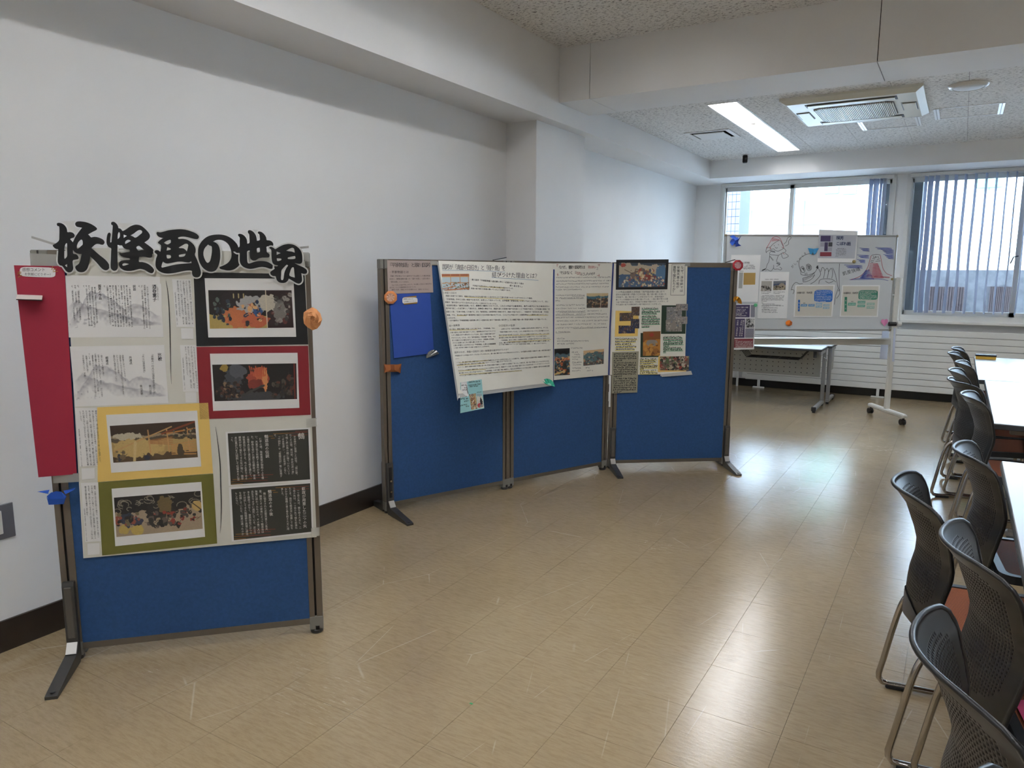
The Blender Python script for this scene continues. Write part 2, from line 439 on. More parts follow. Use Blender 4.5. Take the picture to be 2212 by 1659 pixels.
# ------------------------------------------------------------------ printed pictures: colours on a fine grid
class Art:
    def __init__(s, w, h, bg, seed=1):
        s.w, s.h = int(w), int(h); s.R = np.random.RandomState(seed)
        s.a = np.zeros((s.h, s.w, 3)); s.a[:] = lin(bg)
        s.Y, s.X = np.mgrid[0:s.h, 0:s.w]; s.X = (s.X+.5)/s.w; s.Y = (s.Y+.5)/s.h
        s.asp = s.w/s.h
        s.n1 = s.noise(7); s.n2 = s.noise(16)
    def noise(s, k):
        g = s.R.rand(k+2, int(k*s.asp)+3); gy = s.Y*k; gx = s.X*(g.shape[1]-2)
        iy = gy.astype(int); ix = gx.astype(int); fy = gy-iy; fx = gx-ix
        fy = fy*fy*(3-2*fy); fx = fx*fx*(3-2*fx)
        return (g[iy, ix]*(1-fx)+g[iy, ix+1]*fx)*(1-fy)+(g[iy+1, ix]*(1-fx)+g[iy+1, ix+1]*fx)*fy
    def put(s, mask, col, al=1.0):
        m_ = np.clip(mask, 0, 1)[..., None]*al; s.a = s.a*(1-m_)+np.array(lin(col))*m_; return s
    def band(s, y0, y1, col, wob=.04, al=1.0):
        y = s.Y+(s.n1-.5)*wob*2; return s.put(((y > y0) & (y < y1)).astype(float), col, al)
    def vband(s, x0, x1, col, al=1.0): return s.put(((s.X > x0) & (s.X < x1)).astype(float), col, al)
    def blob(s, cx, cy, rx, ry, col, wob=.5, al=1.0):
        d = ((s.X-cx)/rx)**2+((s.Y-cy)/ry)**2+(s.n2-.5)*wob*2
        return s.put((d < 1).astype(float), col, al)
    def line(s, x0, y0, x1, y1, wpx, col, wob=0.0):
        px, py = (s.X-x0)*s.w, (s.Y-y0)*s.h; dx, dy = (x1-x0)*s.w, (y1-y0)*s.h; L2 = dx*dx+dy*dy+1e-9
        t = np.clip((px*dx+py*dy)/L2, 0, 1); d = np.hypot(px-t*dx, py-t*dy)+(s.n2-.5)*wob
        return s.put(np.clip(wpx/2-d+.5, 0, 1), col)
    def crowd(s, x0, x1, y0, y1, n, cols, r=(.012, .03), lines=True):
        for _ in range(n):
            cx, cy = s.R.uniform(x0, x1), s.R.uniform(y0, y1); c = cols[s.R.randint(len(cols))]
            rx = s.R.uniform(*r); s.blob(cx, cy, rx, rx*s.asp*s.R.uniform(.6, 1.4), c, .45)
            if lines and s.R.rand() < .5:
                t = s.R.uniform(0, 6.28); s.line(cx, cy, cx+rx*2*math.cos(t), cy+rx*2*s.asp*math.sin(t), 1.0, cols[s.R.randint(len(cols))])
        return s
    def grain(s, k=.06): s.a = np.clip(s.a*(1+(s.noise(40)-.5)*2*k+(s.R.rand(s.h, s.w)-.5)[..., :]*k) if False else s.a*(1+((s.noise(40)-.5)*2*k)[..., None]), 0, 1); return s
PRINT = None
def picture(art, quadpx, surf, off, name, parent, label=None):
    h, w_ = art.h, art.w
    a, b, c, d = [np.asarray(q, float) for q in quadpx]
    u = np.linspace(0, 1, w_+1); v = np.linspace(0, 1, h+1); V_, U_ = np.meshgrid(v, u, indexing='ij')
    U_ = U_.ravel()[:, None]; V_ = V_.ravel()[:, None]
    P = surf.px(a*(1-U_)*(1-V_)+b*U_*(1-V_)+c*U_*V_+d*(1-U_)*V_, off)
    lo, hi = P.min(0), P.max(0); cc = np.array([(lo[0]+hi[0])/2, (lo[1]+hi[1])/2, lo[2]])
    me = bpy.data.meshes.new(name); W = w_+1
    i = (np.arange(h)[:, None]*W+np.arange(w_)[None]).ravel()
    F = np.stack([i, i+W, i+W+1, i+1], 1)
    me.from_pydata(((P-cc)*S).tolist(), [], F.tolist()); me.materials.append(PRINT)
    at = me.color_attributes.new('print', 'FLOAT_COLOR', 'CORNER')
    col = np.ones((h*w_, 4, 4)); col[:, :, :3] = art.a.reshape(-1, 1, 3)
    at.data.foreach_set('color', col.ravel()); me.update()
    o = bpy.data.objects.new(name, me); COL.objects.link(o); BASE[o.name] = cc
    if parent is not None: o.parent = parent; o.location = Vector((cc-BASE[parent.name])*S)
    else: o.location = Vector(cc*S)
    if label: o['label'] = label
    return o
# ------------------------------------------------------------------ the room
XL, XR, YR, YW = -3.245, 4.4, -3.0, 10.293
SOX, SOZ, WSY = -2.855, 2.73, 9.587
Z1, Z2, BY0, BY1, BZ = 3.285, 2.948, 5.427, 5.99, 2.876
M_wall = wall_material(); M_floor = floor_material(); M_ceil = ceiling_material()
M_white = mat('painted_white', 'DEDDDA', .55); M_frame = mat('window_frame_white', 'D9D8D3', .4)
M_dark = mat('dark_gap', '1A1714', .8); M_base = mat('baseboard_dark_brown', '2A211B', .35, noise=.1)
M_basek = mat('baseboard_black', '17130F', .4)
M_glass = glass_material()
M_black = mat('black_plastic', '1C1D20', .42); M_chrome = mat('chrome_tube', 'B9B4AC', .16, 1.0)
PRINT = print_material()

# floor
fl = struct(G().box(XL-.1, XR, YR, YW+.1, -.12, -.005).build('floor', mat('floor_grout', '75664F', .7)))
T = .3315; X0 = -.729-8*T; NX = 24; Y0 = -3.0+.12; NY = 41
cells = []
for i in range(NX):
    for j in range(NY):
        x0, y0 = X0+i*T, Y0+j*T; x1, y1 = min(x0+T, XR), min(y0+T, YW)
        x0 = max(x0, XL)
        if x1-x0 < .02 or y1-y0 < .02: continue
        q = RM @ (np.array([(x0+x1)/2, (y0+y1)/2, 0])-C0)
        vis = q[2] > .3 and -60 < FPX*q[0]/q[2]+CXP < 2272 and FPX*q[1]/q[2]+CYP < 1720
        cells.append((0 if vis else 1, q[2], x0, x1, y0, y1))
cells.sort(); gp = .0006; proto = None; rest = G()
for k, (vis, dist, x0, x1, y0, y1) in enumerate(cells):
    if k < 300:
        full = abs(x1-x0-T) < 1e-6 and abs(y1-y0-T) < 1e-6
        c = ((x0+x1)/2, (y0+y1)/2, -.005)
        if full and proto is not None: share(proto, 'floor_tile', c, fl)
        else:
            o = G().box(x0+gp, x1-gp, y0+gp, y1-gp, -.005, 0).build('floor_tile', M_floor, fl)
            if full: proto = o
    else: rest.box(x0+gp, x1-gp, y0+gp, y1-gp, -.005, 0)
rest.build('floor_tile_field', M_floor, fl, fixn=False)['kind'] = 'stuff'

# walls
wl = struct(G().box(XL-.15, XL, YR, YW+.15, -.1, 3.5).build('wall_left', M_wall))
G().bbox(XL-.02, -2.965, 5.27, 6.14, 0, SOZ+.02, .003).build('pilaster', M_wall, wl)
struct(G().box(XR, XR+.15, YR, YW+.15, -.1, 3.5).build('wall_right', M_wall))
struct(G().box(XL-.15, XR+.15, YR-.15, YR, -.1, 3.5).build('wall_rear', M_wall))
WZ0, WZ1 = .985, 2.727
WINS = [(-2.902, -.770), (-.652, 1.66), (1.78, 4.09)]
g = G(); xs = [XL-.15]+[v for w_ in WINS for v in w_]+[XR+.15]
for i in range(0, len(xs), 2): g.box(xs[i], xs[i+1], YW, YW+.16, WZ0, WZ1)
g.box(XL-.15, XR+.15, YW, YW+.16, -.1, WZ0); g.box(XL-.15, XR+.15, YW, YW+.16, WZ1, 3.5)
wf = struct(g.build('wall_front', M_wall, fixn=False))
struct(G().box(XL-.05, SOX, YR, YW, SOZ, 3.45).build('trim_1', M_wall))          # dropped soffit along the left wall
struct(G().box(SOX, XR, WSY, YW+.02, SOZ, 3.45).build('trim_2', M_wall))         # soffit above the windows
bm_ = struct(G().box(SOX, XR, BY0+.012, BY1-.012, BZ+.012, 3.45).build('trim_3', M_dark))
jx = [SOX, -2.585, -.572, 1.441, XR]
for a, b in zip(jx, jx[1:]):
    G().box(a+.0025, b-.0025, BY0, BY1, BZ, 3.45).build('beam_panel', M_wall, bm_)
g = G(); g.box(XL, XL+.012, YR, 5.27, 0, .13); g.box(XL, XL+.012, 6.14, YW, 0, .13)
g.box(XL, -2.953, 5.258, 5.27, 0, .13); g.box(-2.965, -2.953, 5.27, 6.152, 0, .13)
struct(g.build('baseboard_left', M_base, fixn=False))
struct(G().box(XL, XR, YW-.012, YW, 0, .10).build('baseboard_front', M_basek))

# ceiling boards, cut around the recessed fittings
LX0, LX1, LY0, LY1 = -1.962, -1.713, 6.42, 9.24
B1Y0, B0Y0 = 1.5, -1.9
VENT = (-2.54, -2.086, 7.562, 8.035)
LX2 = 3.2                     # next row of lights to the right
HOLES = [(LX0+.004, LX1-.004, LY0+.004, LY1-.004, Z2), (LX0+.004, LX1-.004, B1Y0+.004, B1Y0+2.816, Z1), (LX0+.004, LX1-.004, B0Y0+.004, B0Y0+2.816, Z1), (VENT[0]+.03, VENT[1]-.03, VENT[2]+.03, VENT[3]-.03, Z2)]
HOLES += [(h[0]+LX2, h[1]+LX2, h[2], h[3], h[4]) for h in HOLES[:3]]
ce = struct(G().box(XL, XR, YR, YW, 3.46, 3.6).build('ceiling', M_wall))
def cut(rects, h):
    out = []
    for (a, b, c, d) in rects:
        if h[0] >= b or h[1] <= a or h[2] >= d or h[3] <= c: out.append((a, b, c, d)); continue
        if c < h[2]: out.append((a, b, c, h[2]))
        if d > h[3]: out.append((a, b, h[3], d))
        c2, d2 = max(c, h[2]), min(d, h[3])
        if a < h[0]: out.append((a, h[0], c2, d2))
        if b > h[1]: out.append((h[1], b, c2, d2))
    return out
TW, TL = .503, 1.006
for z, ya, yb, yo in ((Z1, YR, BY0, 5.73), (Z2, BY1, WSY, 6.75)):
    for i in range(-1, 15):
        x0 = -2.585+(i-1)*TW+TW; xa, xb = max(x0-TW, SOX), min(x0, XR)
        if xb-xa < .01: continue
        y = yo-TL*12+(TL/2 if i % 2 else 0)
        while y < yb:
            c, d = max(y, ya), min(y+TL, yb)
            if d-c > .01:
                r = [(xa, xb, c, d)]
                for h in HOLES:
                    if abs(h[4]-z) < .01: r = cut(r, h)
                g = G()
                for (p, q, s_, t_) in r: g.box(p+.0012, q-.0012, s_+.0006, t_-.0006, z, z+.012)
                if g.v: g.build('ceiling_board', M_ceil, ce, fixn=False)
            y += TL
# dark plenum above the boards keeps the joints dark
G().box(SOX, XR, BY1, WSY, Z2+.16, Z2+.17).build('plenum_lining', M_dark, ce)

# ------------------------------------------------------------------ windows
def window(n, x0, x1, xm, full=True):
    t = bpy.data.objects.new('window_%d' % n, None); COL.objects.link(t); t['kind'] = 'structure'; t.empty_display_size = .1
    loc = np.array([(x0+x1)/2, YW, WZ0]); t.location = Vector(loc*S); BASE[t.name] = loc
    f = .045; ya, yb = YW-.022, YW+.11
    g = G(); g.box(x0, x0+f, ya, yb, WZ0, WZ1); g.box(x1-f, x1, ya, yb, WZ0, WZ1)
    g.box(x0+f, x1-f, ya, yb, WZ0, WZ0+.06); g.box(x0+f, x1-f, ya, yb, WZ1-.04, WZ1)
    g.box(x0+.014, x0+f+.012, YW+.0, YW+.02, WZ0, WZ1-.045); g.box(x0+f, x1-f, YW+.0, YW+.02, WZ1-.052, WZ1-.04)
    g.build('window_frame', M_frame, t, fixn=False)
    G().bbox(x0-.02, x1+.02, YW-.10, YW+.0, WZ0-.04, WZ0, .008).build('window_sill', M_frame, t)
    for k, (a, b, yo) in enumerate(((x0+f, xm+.03, .055), (xm-.03, x1-f, .02))):
        g = G(); y0, y1 = YW+yo, YW+yo+.03; st = .05
        zb, zt = WZ0+.06, WZ1-.04
        g.box(a, a+(st*.55 if k == 0 else st), y0, y1, zb, zt); g.box(b-(st if k == 0 else st*.55), b, y0, y1, zb, zt)
        g.box(a, b, y0, y1, zb, zb+.05); g.box(a, b, y0, y1, zt-.055, zt)
        s_ = g.build('sash', M_frame, t, fixn=False)
        G().box(a+.02, b-.02, (y0+y1)/2-.003, (y0+y1)/2+.003, zb+.04, zt-.045).build('pane', M_glass, s_)
        if k == 0 and full:
            lk = G(); lk.box(b-.035, b-.018, y0-.03, y0, 1.70, 1.76); lk.tube([(b-.03, y0-.03, 1.745), (b-.075, y0-.045, 1.735), (b-.10, y0-.045, 1.66)], .008, 6)
            lk.build('latch', mat('latch_grey', '4A5058', .4), s_)
    return t
window(1, *WINS[0], -1.975); window(2, *WINS[1], .535); window(3, *WINS[2], 2.93, False)

# vertical blinds
M_slat = sheer_material('blind_fabric', 'A9B1C4', .12)
def blind(label, sl, x0, x1):
    t = thing('vertical_blind', label, 'blind', ((x0+x1)/2, YW-.06, 2.60), 'fabric vertical blinds')
    G().bbox(x0, x1, YW-.085, YW-.045, 2.685, 2.725, .004).build('headrail', M_frame, t)
    for x, ang, wd in sl:
        g = G(); c, s_ = math.cos(ang), math.sin(ang); P = []
        for k in range(5):
            u = (k/4-.5)*wd; bow = .006*(1-(k/2-1)**2)
            P.append((x+u*c-bow*s_, YW-.065+u*s_+bow*c))
        n = 9; V = []; F = []
        for j in range(n):
            z = 1.075+(2.685-1.075)*j/(n-1); sw = .006*math.sin(j*1.1+x*9)*(1-j/(n-1))
            V += [(p[0]+sw, p[1], z) for p in P]
        for j in range(n-1):
            for k in range(4): q = j*5+k; F.append((q, q+1, q+6, q+5))
        g.add(V, F).build('slat', M_slat, t, smooth=True, fixn=False)
px2 = [2000.5, 2011, 2025, 2044.5, 2065, 2086, 2108, 2130.6, 2152.6, 2175, 2195.6]
sl = []
for k, p in enumerate(px2):
    x = ony(p, 395, YW-.065)[0]
    sl.append((x, math.radians([70, 52, 60][k] if k < 3 else 66+(k-3)*1.6), .088))
x = sl[-1][0]
for k in range(9): x += .118; sl.append((x, math.radians(78-k), .088))
blind('row of pale fabric blind slats across the wide window beside the radiator', sl, -.62, 1.63)
blind('few pale blind slats bunched at the side of the window behind the whiteboard', [(ony(p, 402, YW-.065)[0], math.radians(a), .088) for p, a in ((1882, 64), (1893, 50), (1903.5, 74), (1911, 66))], -2.87, -.79)

# ------------------------------------------------------------------ outside the windows
M_fac = mat('facade_white', 'E9EEF0', .8); M_green = mat('sign_green', '57C79B', .6); M_fjoint = mat('facade_joint', 'A9BAC2', .8)
M_conc = mat('concrete_grey', '8A8D90', .9, noise=.18, nscale=14); M_lat = mat('lattice_brown', '5A5052', .8)
gr = struct(G().box(-30, 40, YW+.2, 60, -1.2, -1.0).build('ground', mat('asphalt_pale', '8E9092', .9, noise=.1, nscale=2)))
FY = 17.0
bd = thing('white_building', 'bright white building with green sign bands seen through the windows', 'building', (0, FY, -1.0))
G().box(-22, 22, FY, FY+6, -1.0, 9.0).build('facade', M_fac, bd)
def fpx(u, v, y=FY): return ony(u, v, y)
g = G()
a, b = fpx(1600, 490), fpx(2212, 476)
zl = (a[2]+b[2])/2
g.box(-22, 22, FY-.01, FY, zl, zl+.025)
g2 = G()
for k in range(-16, 17): g2.box(k*1.1+.3, k*1.1+.318, FY-.008, FY, -1, 9)
g.build('cladding_joint', M_fjoint, bd, fixn=False); g2.build('cladding_seam', M_fjoint, bd, fixn=False)
for (u0, u1, v0, v1) in ((1783, 1812, 402, 418), (1822, 1850, 398, 419), (2113, 2165, 376, 404)):
    p, q = fpx(u0, v0), fpx(u1, v1); G().box(p[0], q[0], FY-.06, FY, q[2], p[2]+.25).build('sign_band', M_green, bd)
p, q = fpx(1595, 460), fpx(1780, 426)
g = G(); n_ = np.array([0, -.9, 0]); g.prism([(p[0], FY, p[2]), (q[0], FY, q[2]), (q[0], FY, q[2]+.10), (p[0], FY, p[2]+.10)], n_); g.build('awning', mat('awning_pale', 'DCE6EA', .6), bd)
z_ = ony(2080, 583, 13.0)[2]
cw = tag(G().box(-1.6, 9, 13.0, 13.25, -1.0, z_).build('garden_wall', M_conc), 'grey concrete low wall standing outside the blinds', 'wall')
for (u0, u1) in ((2010, 2078), (2140, 2185)):
    p, q = ony(u0, 619, 12.99), ony(u1, 672, 12.99)
    o = G(); o.box(p[0], q[0], 12.955, 13.0, q[2]-.35, p[2], 0)
    for k in range(14):
        xx = p[0]+(q[0]-p[0])*k/13; o.box(xx-.006, xx+.006, 12.945, 12.955, q[2]-.35, p[2], 1)
    o.build('lattice_panel', [M_lat, mat('lattice_slat', '7A6E6C', .8)], cw, fixn=False)
# tiled pier of this building left of the window, pier between the windows with shade put into its colour
pt = thing('tiled_pier', 'pale blue tiled pier outside beside the left window', 'pillar', (-3.0, 11.2, -1.0))
px_, pe = ony(1586, 480, 11.2)[0], ony(1597, 480, 11.2)[0]
G().box(-4.2, pe-.004, 11.205, 11.8, -1.0, 6).build('pier_core', mat('tile_joint', '6E7490', .8), pt)
tg = None
tw = .052; th = .098
M_tile = mat('glazed_tile_blue', 'B4BAD6', .3)
for j in range(30):
    for i in range(4):
        c = (pe-.03-i*(tw+.006), 11.2, 1.2+j*(th+.008))
        if tg is None: tg = G().box(c[0]-tw/2, c[0]+tw/2, 11.197, 11.206, c[2], c[2]+th).build('wall_tile', M_tile, pt)
        else: share(tg, 'wall_tile', (c[0], (11.197+11.206)/2, c[2]), pt)
struct(G().box(XL-.15, XR+.15, YR-.15, YW+.16, 3.62, 5.6).build('roof', mat('shade_storey', '9A9A98', .9)))  # unseen storey block, added overhead to cast shadow on the garden wall
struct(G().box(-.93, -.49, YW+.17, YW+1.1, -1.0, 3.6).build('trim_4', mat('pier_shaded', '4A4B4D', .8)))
# ------------------------------------------------------------------ ceiling fittings
M_refl = mat('lamp_reflector_white', 'F0F0EE', .35)
M_tube = emis('fluorescent_tube', 'FAFBFF', LAMP_STRENGTH)
W_, D_ = (LX1-LX0)/2, .115
def ceiling_light():
    t = thing('ceiling_light', 'recessed twin-tube ceiling light shining above the whiteboard corner', 'ceiling light', (0, 0, 0), 'recessed fluorescent lights')
    Lh = (LY1-LY0)/2
    for sgn in (-1, 1):
        ya, yb = (-Lh, -.012) if sgn < 0 else (.012, Lh)
        g = G()
        g.box(-W_, W_, ya, yb, D_, D_+.004)                                   # top
        for s_ in (-1, 1): g.prism([(s_*W_, ya, .004), (s_*(W_-.025), ya, D_), (s_*W_, ya, D_)], (0, yb-ya, 0))
        for y in (ya, yb-.004): g.box(-W_, W_, y, y+.004, .004, D_)
        for e in (ya, yb): 
            k = 1 if e == ya else -1
            g.prism([(-W_, e, .004), (-W_, e+k*.06, D_), (-W_, e, D_)], (2*W_, 0, 0))
        g.prism([(-.028, ya+.02, D_), (.028, ya+.02, D_), (0, ya+.02, .045)], (0, yb-ya-.04, 0))
        g.build('reflector', M_refl, t, fixn=False)
        for x in (-.062, .062):
            G().tube([(x, ya+.10, .078), (x, yb-.10, .078)], .0145, 10).build('lamp_tube', M_tube, t, smooth=False)
            s2 = G()
            for y in (ya+.055, yb-.10): s2.box(x-.016, x+.016, y, y+.045, .06, D_)
            s2.build('lamp_holder', M_refl, t, fixn=False)
    g = G(); r = .013
    g.box(-W_-r, -W_+.004, -Lh-r, Lh+r, -.004, .004); g.box(W_-.004, W_+r, -Lh-r, Lh+r, -.004, .004)
    g.box(-W_, W_, -Lh-r, -Lh+.004, -.004, .004); g.box(-W_, W_, Lh-.004, Lh+r, -.004, .004); g.box(-W_, W_, -.014, .014, -.004, .006)
    g.build('light_rim', M_white, t, fixn=False)
    return t
cl = ceiling_light()
cl2 = copy_tree(cl); cl2['label'] = 'recessed twin-tube ceiling light in the higher ceiling just before the beam'
place(cl, ((LX0+LX1)/2, (LY0+LY1)/2, Z2), 0)
place(cl2, ((LX0+LX1)/2, B1Y0+1.41, Z1), 0)
cl3 = copy_tree(cl); cl3['label'] = 'recessed twin-tube ceiling light in the higher ceiling behind the nearest display panel'
place(cl3, ((LX0+LX1)/2, B0Y0+1.41, Z1), 0)

for k, (y, z, lb) in enumerate((((LY0+LY1)/2, Z2, 'recessed twin-tube ceiling light over the tables by the radiator'), (B1Y0+1.41, Z1, 'recessed twin-tube ceiling light over the near table'), (B0Y0+1.41, Z1, 'recessed twin-tube ceiling light over the near end of the chair row'))):
    c_ = copy_tree(cl); c_['label'] = lb; place(c_, ((LX0+LX1)/2+LX2, y, z), 0)
# air conditioner cassette
M_ac = mat('ac_ivory', 'D3D0C2', .45); M_acd = mat('ac_dark_slot', '22252B', .6)
AX0, AX1, AY0, AY1 = -1.392, -.361, 6.5, 7.61
t = thing('air_conditioner', 'ivory two-way cassette air conditioner set in the textured ceiling', 'air conditioner', ((AX0+AX1)/2, (AY0+AY1)/2, Z2-.06))
zc = Z2
g = G(); r = .05
out = [(AX0, AY0), (AX1, AY0), (AX1, AY1), (AX0, AY1)]; inn = [(AX0+r, AY0+r), (AX1-r, AY0+r), (AX1-r, AY1-r), (AX0+r, AY1-r)]
V = [(x, y, zc) for x, y in out]+[(x, y, zc-.018) for x, y in out]+[(x, y, zc-.05) for x, y in inn]
F = [(i, (i+1) % 4, 4+(i+1) % 4, 4+i) for i in range(4)]+[(4+i, 4+(i+1) % 4, 8+(i+1) % 4, 8+i) for i in range(4)]+[(8, 9, 10, 11)]
g.add(V, F).build('casing', M_ac, t)
cxm, cym = (AX0+AX1)/2, (AY0+AY1)/2; hx, hy = .30, .30
oc = [(cxm-hx, cym-hy+.06), (cxm-hx+.06, cym-hy), (cxm+hx-.06, cym-hy), (cxm+hx, cym-hy+.06), (cxm+hx, cym+hy-.06), (cxm+hx-.06, cym+hy), (cxm-hx+.06, cym+hy), (cxm-hx, cym+hy-.06)]
G().prism([(x, y, zc-.0505) for x, y in oc], (0, 0, -.004)).build('intake_recess', M_acd, t)
g = G(); nsl = 46
for i in range(nsl):
    x = cxm-hx+.008+(2*hx-.016)*i/(nsl-1); e = max(0, .06-min(x-(cxm-hx), (cxm+hx)-x))
    g.box(x-.0038, x+.0038, cym-hy+e, cym+hy-e, zc-.066, zc-.0545)
gr_ = g.build('intake_grille', M_ac, t, fixn=False); gr_['kind'] = 'stuff'
for s_ in (-1, 1):
    y = cym+s_*.39
    G().bbox(cxm-.32, cxm+.32, y-.045, y+.045, zc-.062, zc-.054, .003).build('louver', M_ac, t)
    G().box(cxm-.335, cxm+.335, y-.058, y+.058, zc-.0535, zc-.0495).build('outlet_slot', M_acd, t)
for s_ in (-1, 1):
    x = cxm+s_*.40
    G().box(x-.055, x+.055, cym-.15, cym+.15, zc-.0525, zc-.0495).build('end_cover_gap', M_acd, t)
    G().bbox(x-.047, x+.049, cym-.143, cym+.143, zc-.058, zc-.052, .002).build('end_cover', M_ac, t)
# square vent
t = thing('ceiling_vent', 'square white ceiling vent with a floating centre plate beside the left soffit', 'vent', ((VENT[0]+VENT[1])/2, (VENT[2]+VENT[3])/2, Z2-.02))
x0, x1, y0, y1 = VENT
g = G(); fr = .045
g.box(x0, x1, y0, y0+fr, Z2-.006, Z2+.001); g.box(x0, x1, y1-fr, y1, Z2-.006, Z2+.001); g.box(x0, x0+fr, y0+fr, y1-fr, Z2-.006, Z2+.001); g.box(x1-fr, x1, y0+fr, y1-fr, Z2-.006, Z2+.001)
g.build('vent_frame', M_white, t, fixn=False)
g = G(); g.box(x0+fr, x1-fr, y0+fr, y1-fr, Z2+.08, Z2+.09)
for a in ((x0+fr-.01, x0+fr, y0+fr, y1-fr), (x1-fr, x1-fr+.01, y0+fr, y1-fr), (x0+fr, x1-fr, y0+fr-.01, y0+fr), (x0+fr, x1-fr, y1-fr, y1-fr+.01)): g.box(*a, Z2, Z2+.09)
g.build('duct', M_dark, t, fixn=False)
G().bbox(x0+.075, x1-.075, y0+.075, y1-.075, Z2-.016, Z2-.004, .004).build('centre_plate', M_white, t)
G().tube([((x0+x1)/2, (y0+y1)/2, Z2-.004), ((x0+x1)/2, (y0+y1)/2, Z2+.08)], .02, 8).build('plate_stem', M_dark, t)
# round loudspeaker
c = ((-.209+.063)/2, 6.73, Z2)
t = thing('ceiling_speaker', 'round white ceiling loudspeaker next to the air conditioner', 'speaker', (c[0], c[1], Z2-.03))
G().lathe([(.136, 0), (.136, -.006), (.122, -.022), (.112, -.026), (.108, -.02), (.108, 0)], c, 32).build('speaker_rim', mat('speaker_rim', 'CFCBC2', .3), t, smooth=True)
G().lathe([(.104, 0), (.104, -.02), (.09, -.027), (.05, -.031), (.001, -.032)], c, 32).build('speaker_grille', mat('speaker_grille', 'D5D5D6', .5, bump=.3, bscale=600), t, smooth=True)
# two access hatches
for (a, b, c_, d), lb in (((-.328, .193, 7.555, 8.06), 'thin white ceiling access hatch frame near the round loudspeaker'), ((-.958, -.442, 7.825, 8.295), 'thin white ceiling access hatch frame just past the air conditioner')):
    t = thing('ceiling_hatch', lb, 'hatch', ((a+b)/2, (c_+d)/2, Z2-.006))
    for x in (a, b-.042):
        G().box(x, x+.042, c_, d, Z2-.006, Z2).build('hatch_side', mat('hatch_white', 'F2F4F6', .3), t)
        G().box(x+.018, x+.023, c_, d, Z2-.0065, Z2-.006).build('hatch_groove', mat('hatch_groove', '8C9196', .5), t)
    for y in (c_, d-.009): G().box(a+.042, b-.042, y, y+.009, Z2-.005, Z2).build('hatch_edge', MATS['hatch_white'], t)
# small black detector
c = (-2.346, 9.288, Z2)
t = thing('ceiling_sensor', 'small black cylinder sensor hanging from the ceiling near the windows', 'sensor', (c[0], c[1], Z2-.1))
G().lathe([(.045, 0), (.045, -.006), (.03, -.008)], c, 16).build('sensor_base', M_white, t)
G().lathe([(.026, -.006), (.03, -.02), (.03, -.085), (.024, -.097), (.001, -.098)], c, 16).build('sensor_body', mat('sensor_black', '0E0F12', .2), t, smooth=True)

# wall outlet
p, q = onx(-6, 1091, XL), onx(33, 1153, XL)
ya, yb, za, zb = 1.285, q[1], .468, .612
t = thing('wall_outlet', 'grey metal plate with a white four-slot electric outlet low on the left wall', 'outlet', (XL, (ya+yb)/2, za))
G().bbox(XL, XL+.006, ya, yb, za, zb, .002).build('cover_plate', mat('outlet_plate_grey', '6D6D72', .4, .3), t)
yc, zc_ = ya+(yb-ya)*.46, (za+zb)/2
G().bbox(XL+.005, XL+.011, yc-.03, yc+.03, zc_-.048, zc_+.048, .002).build('socket', mat('outlet_white', 'DAD9D2', .4), t)
for dz in (-.024, .024):
    for dy in (-.014, .014):
        G().box(XL+.0105, XL+.0115, yc+dy-.003, yc+dy+.003, zc_+dz-.008, zc_+dz+.008).build('slot', M_dark, t)
for dz in (-.062, .062): G().tube([(XL+.005, yc, zc_+dz), (XL+.0075, yc, zc_+dz)], .004, 8).build('screw', M_chrome, t)

# radiator
M_rad = mat('radiator_white', 'D8D8D4', .5)
RX0, RX1, RY, RZ0, RZ1 = -2.42, 3.9, 10.16, .109, .87
t = thing('radiator', 'long white radiator of horizontal panels under the windows', 'radiator', ((RX0+RX1)/2, RY, 0))
ns = 10; hp = (RZ1-RZ0)/ns
for k in range(ns): G().bbox(RX0, RX1, RY, RY+.045, RZ0+k*hp+.0035, RZ0+(k+1)*hp-.001, .004).build('panel', M_rad, t)
G().box(RX0+.02, RX1-.02, RY+.012, RY+.05, RZ0+.01, RZ1-.01).build('backing', mat('radiator_gap', '6C6A66', .8), t)
G().bbox(RX0-.045, RX0, RY-.005, RY+.05, RZ0+.02, RZ1, .006).build('end_header', M_rad, t)
for u in (1637, 1895, 2230):
    x = ony(u, 860, RY+.02)[0]
    g = G(); g.bbox(x-.016, x+.016, RY+.0, RY+.03, .012, RZ0+.01, .003); g.bbox(x-.075, x+.075, RY-.005, RY+.035, 0, .018, .004); g.build('foot', M_rad, t)
xv = RX0-.11
g = G(); g.tube([(xv, RY+.03, 0), (xv, RY+.03, .26), (RX0-.04, RY+.03, .26)], .016, 8); g.build('pipe', M_rad, t)
g = G(); g.tube([(xv, RY+.03, .22), (xv, RY+.03, .31)], .024, 8); g.tube([(xv-.035, RY+.03, .29), (xv+.035, RY+.03, .29)], .012, 8); g.build('valve', mat('valve_dark', '3A3836', .4, .5), t)
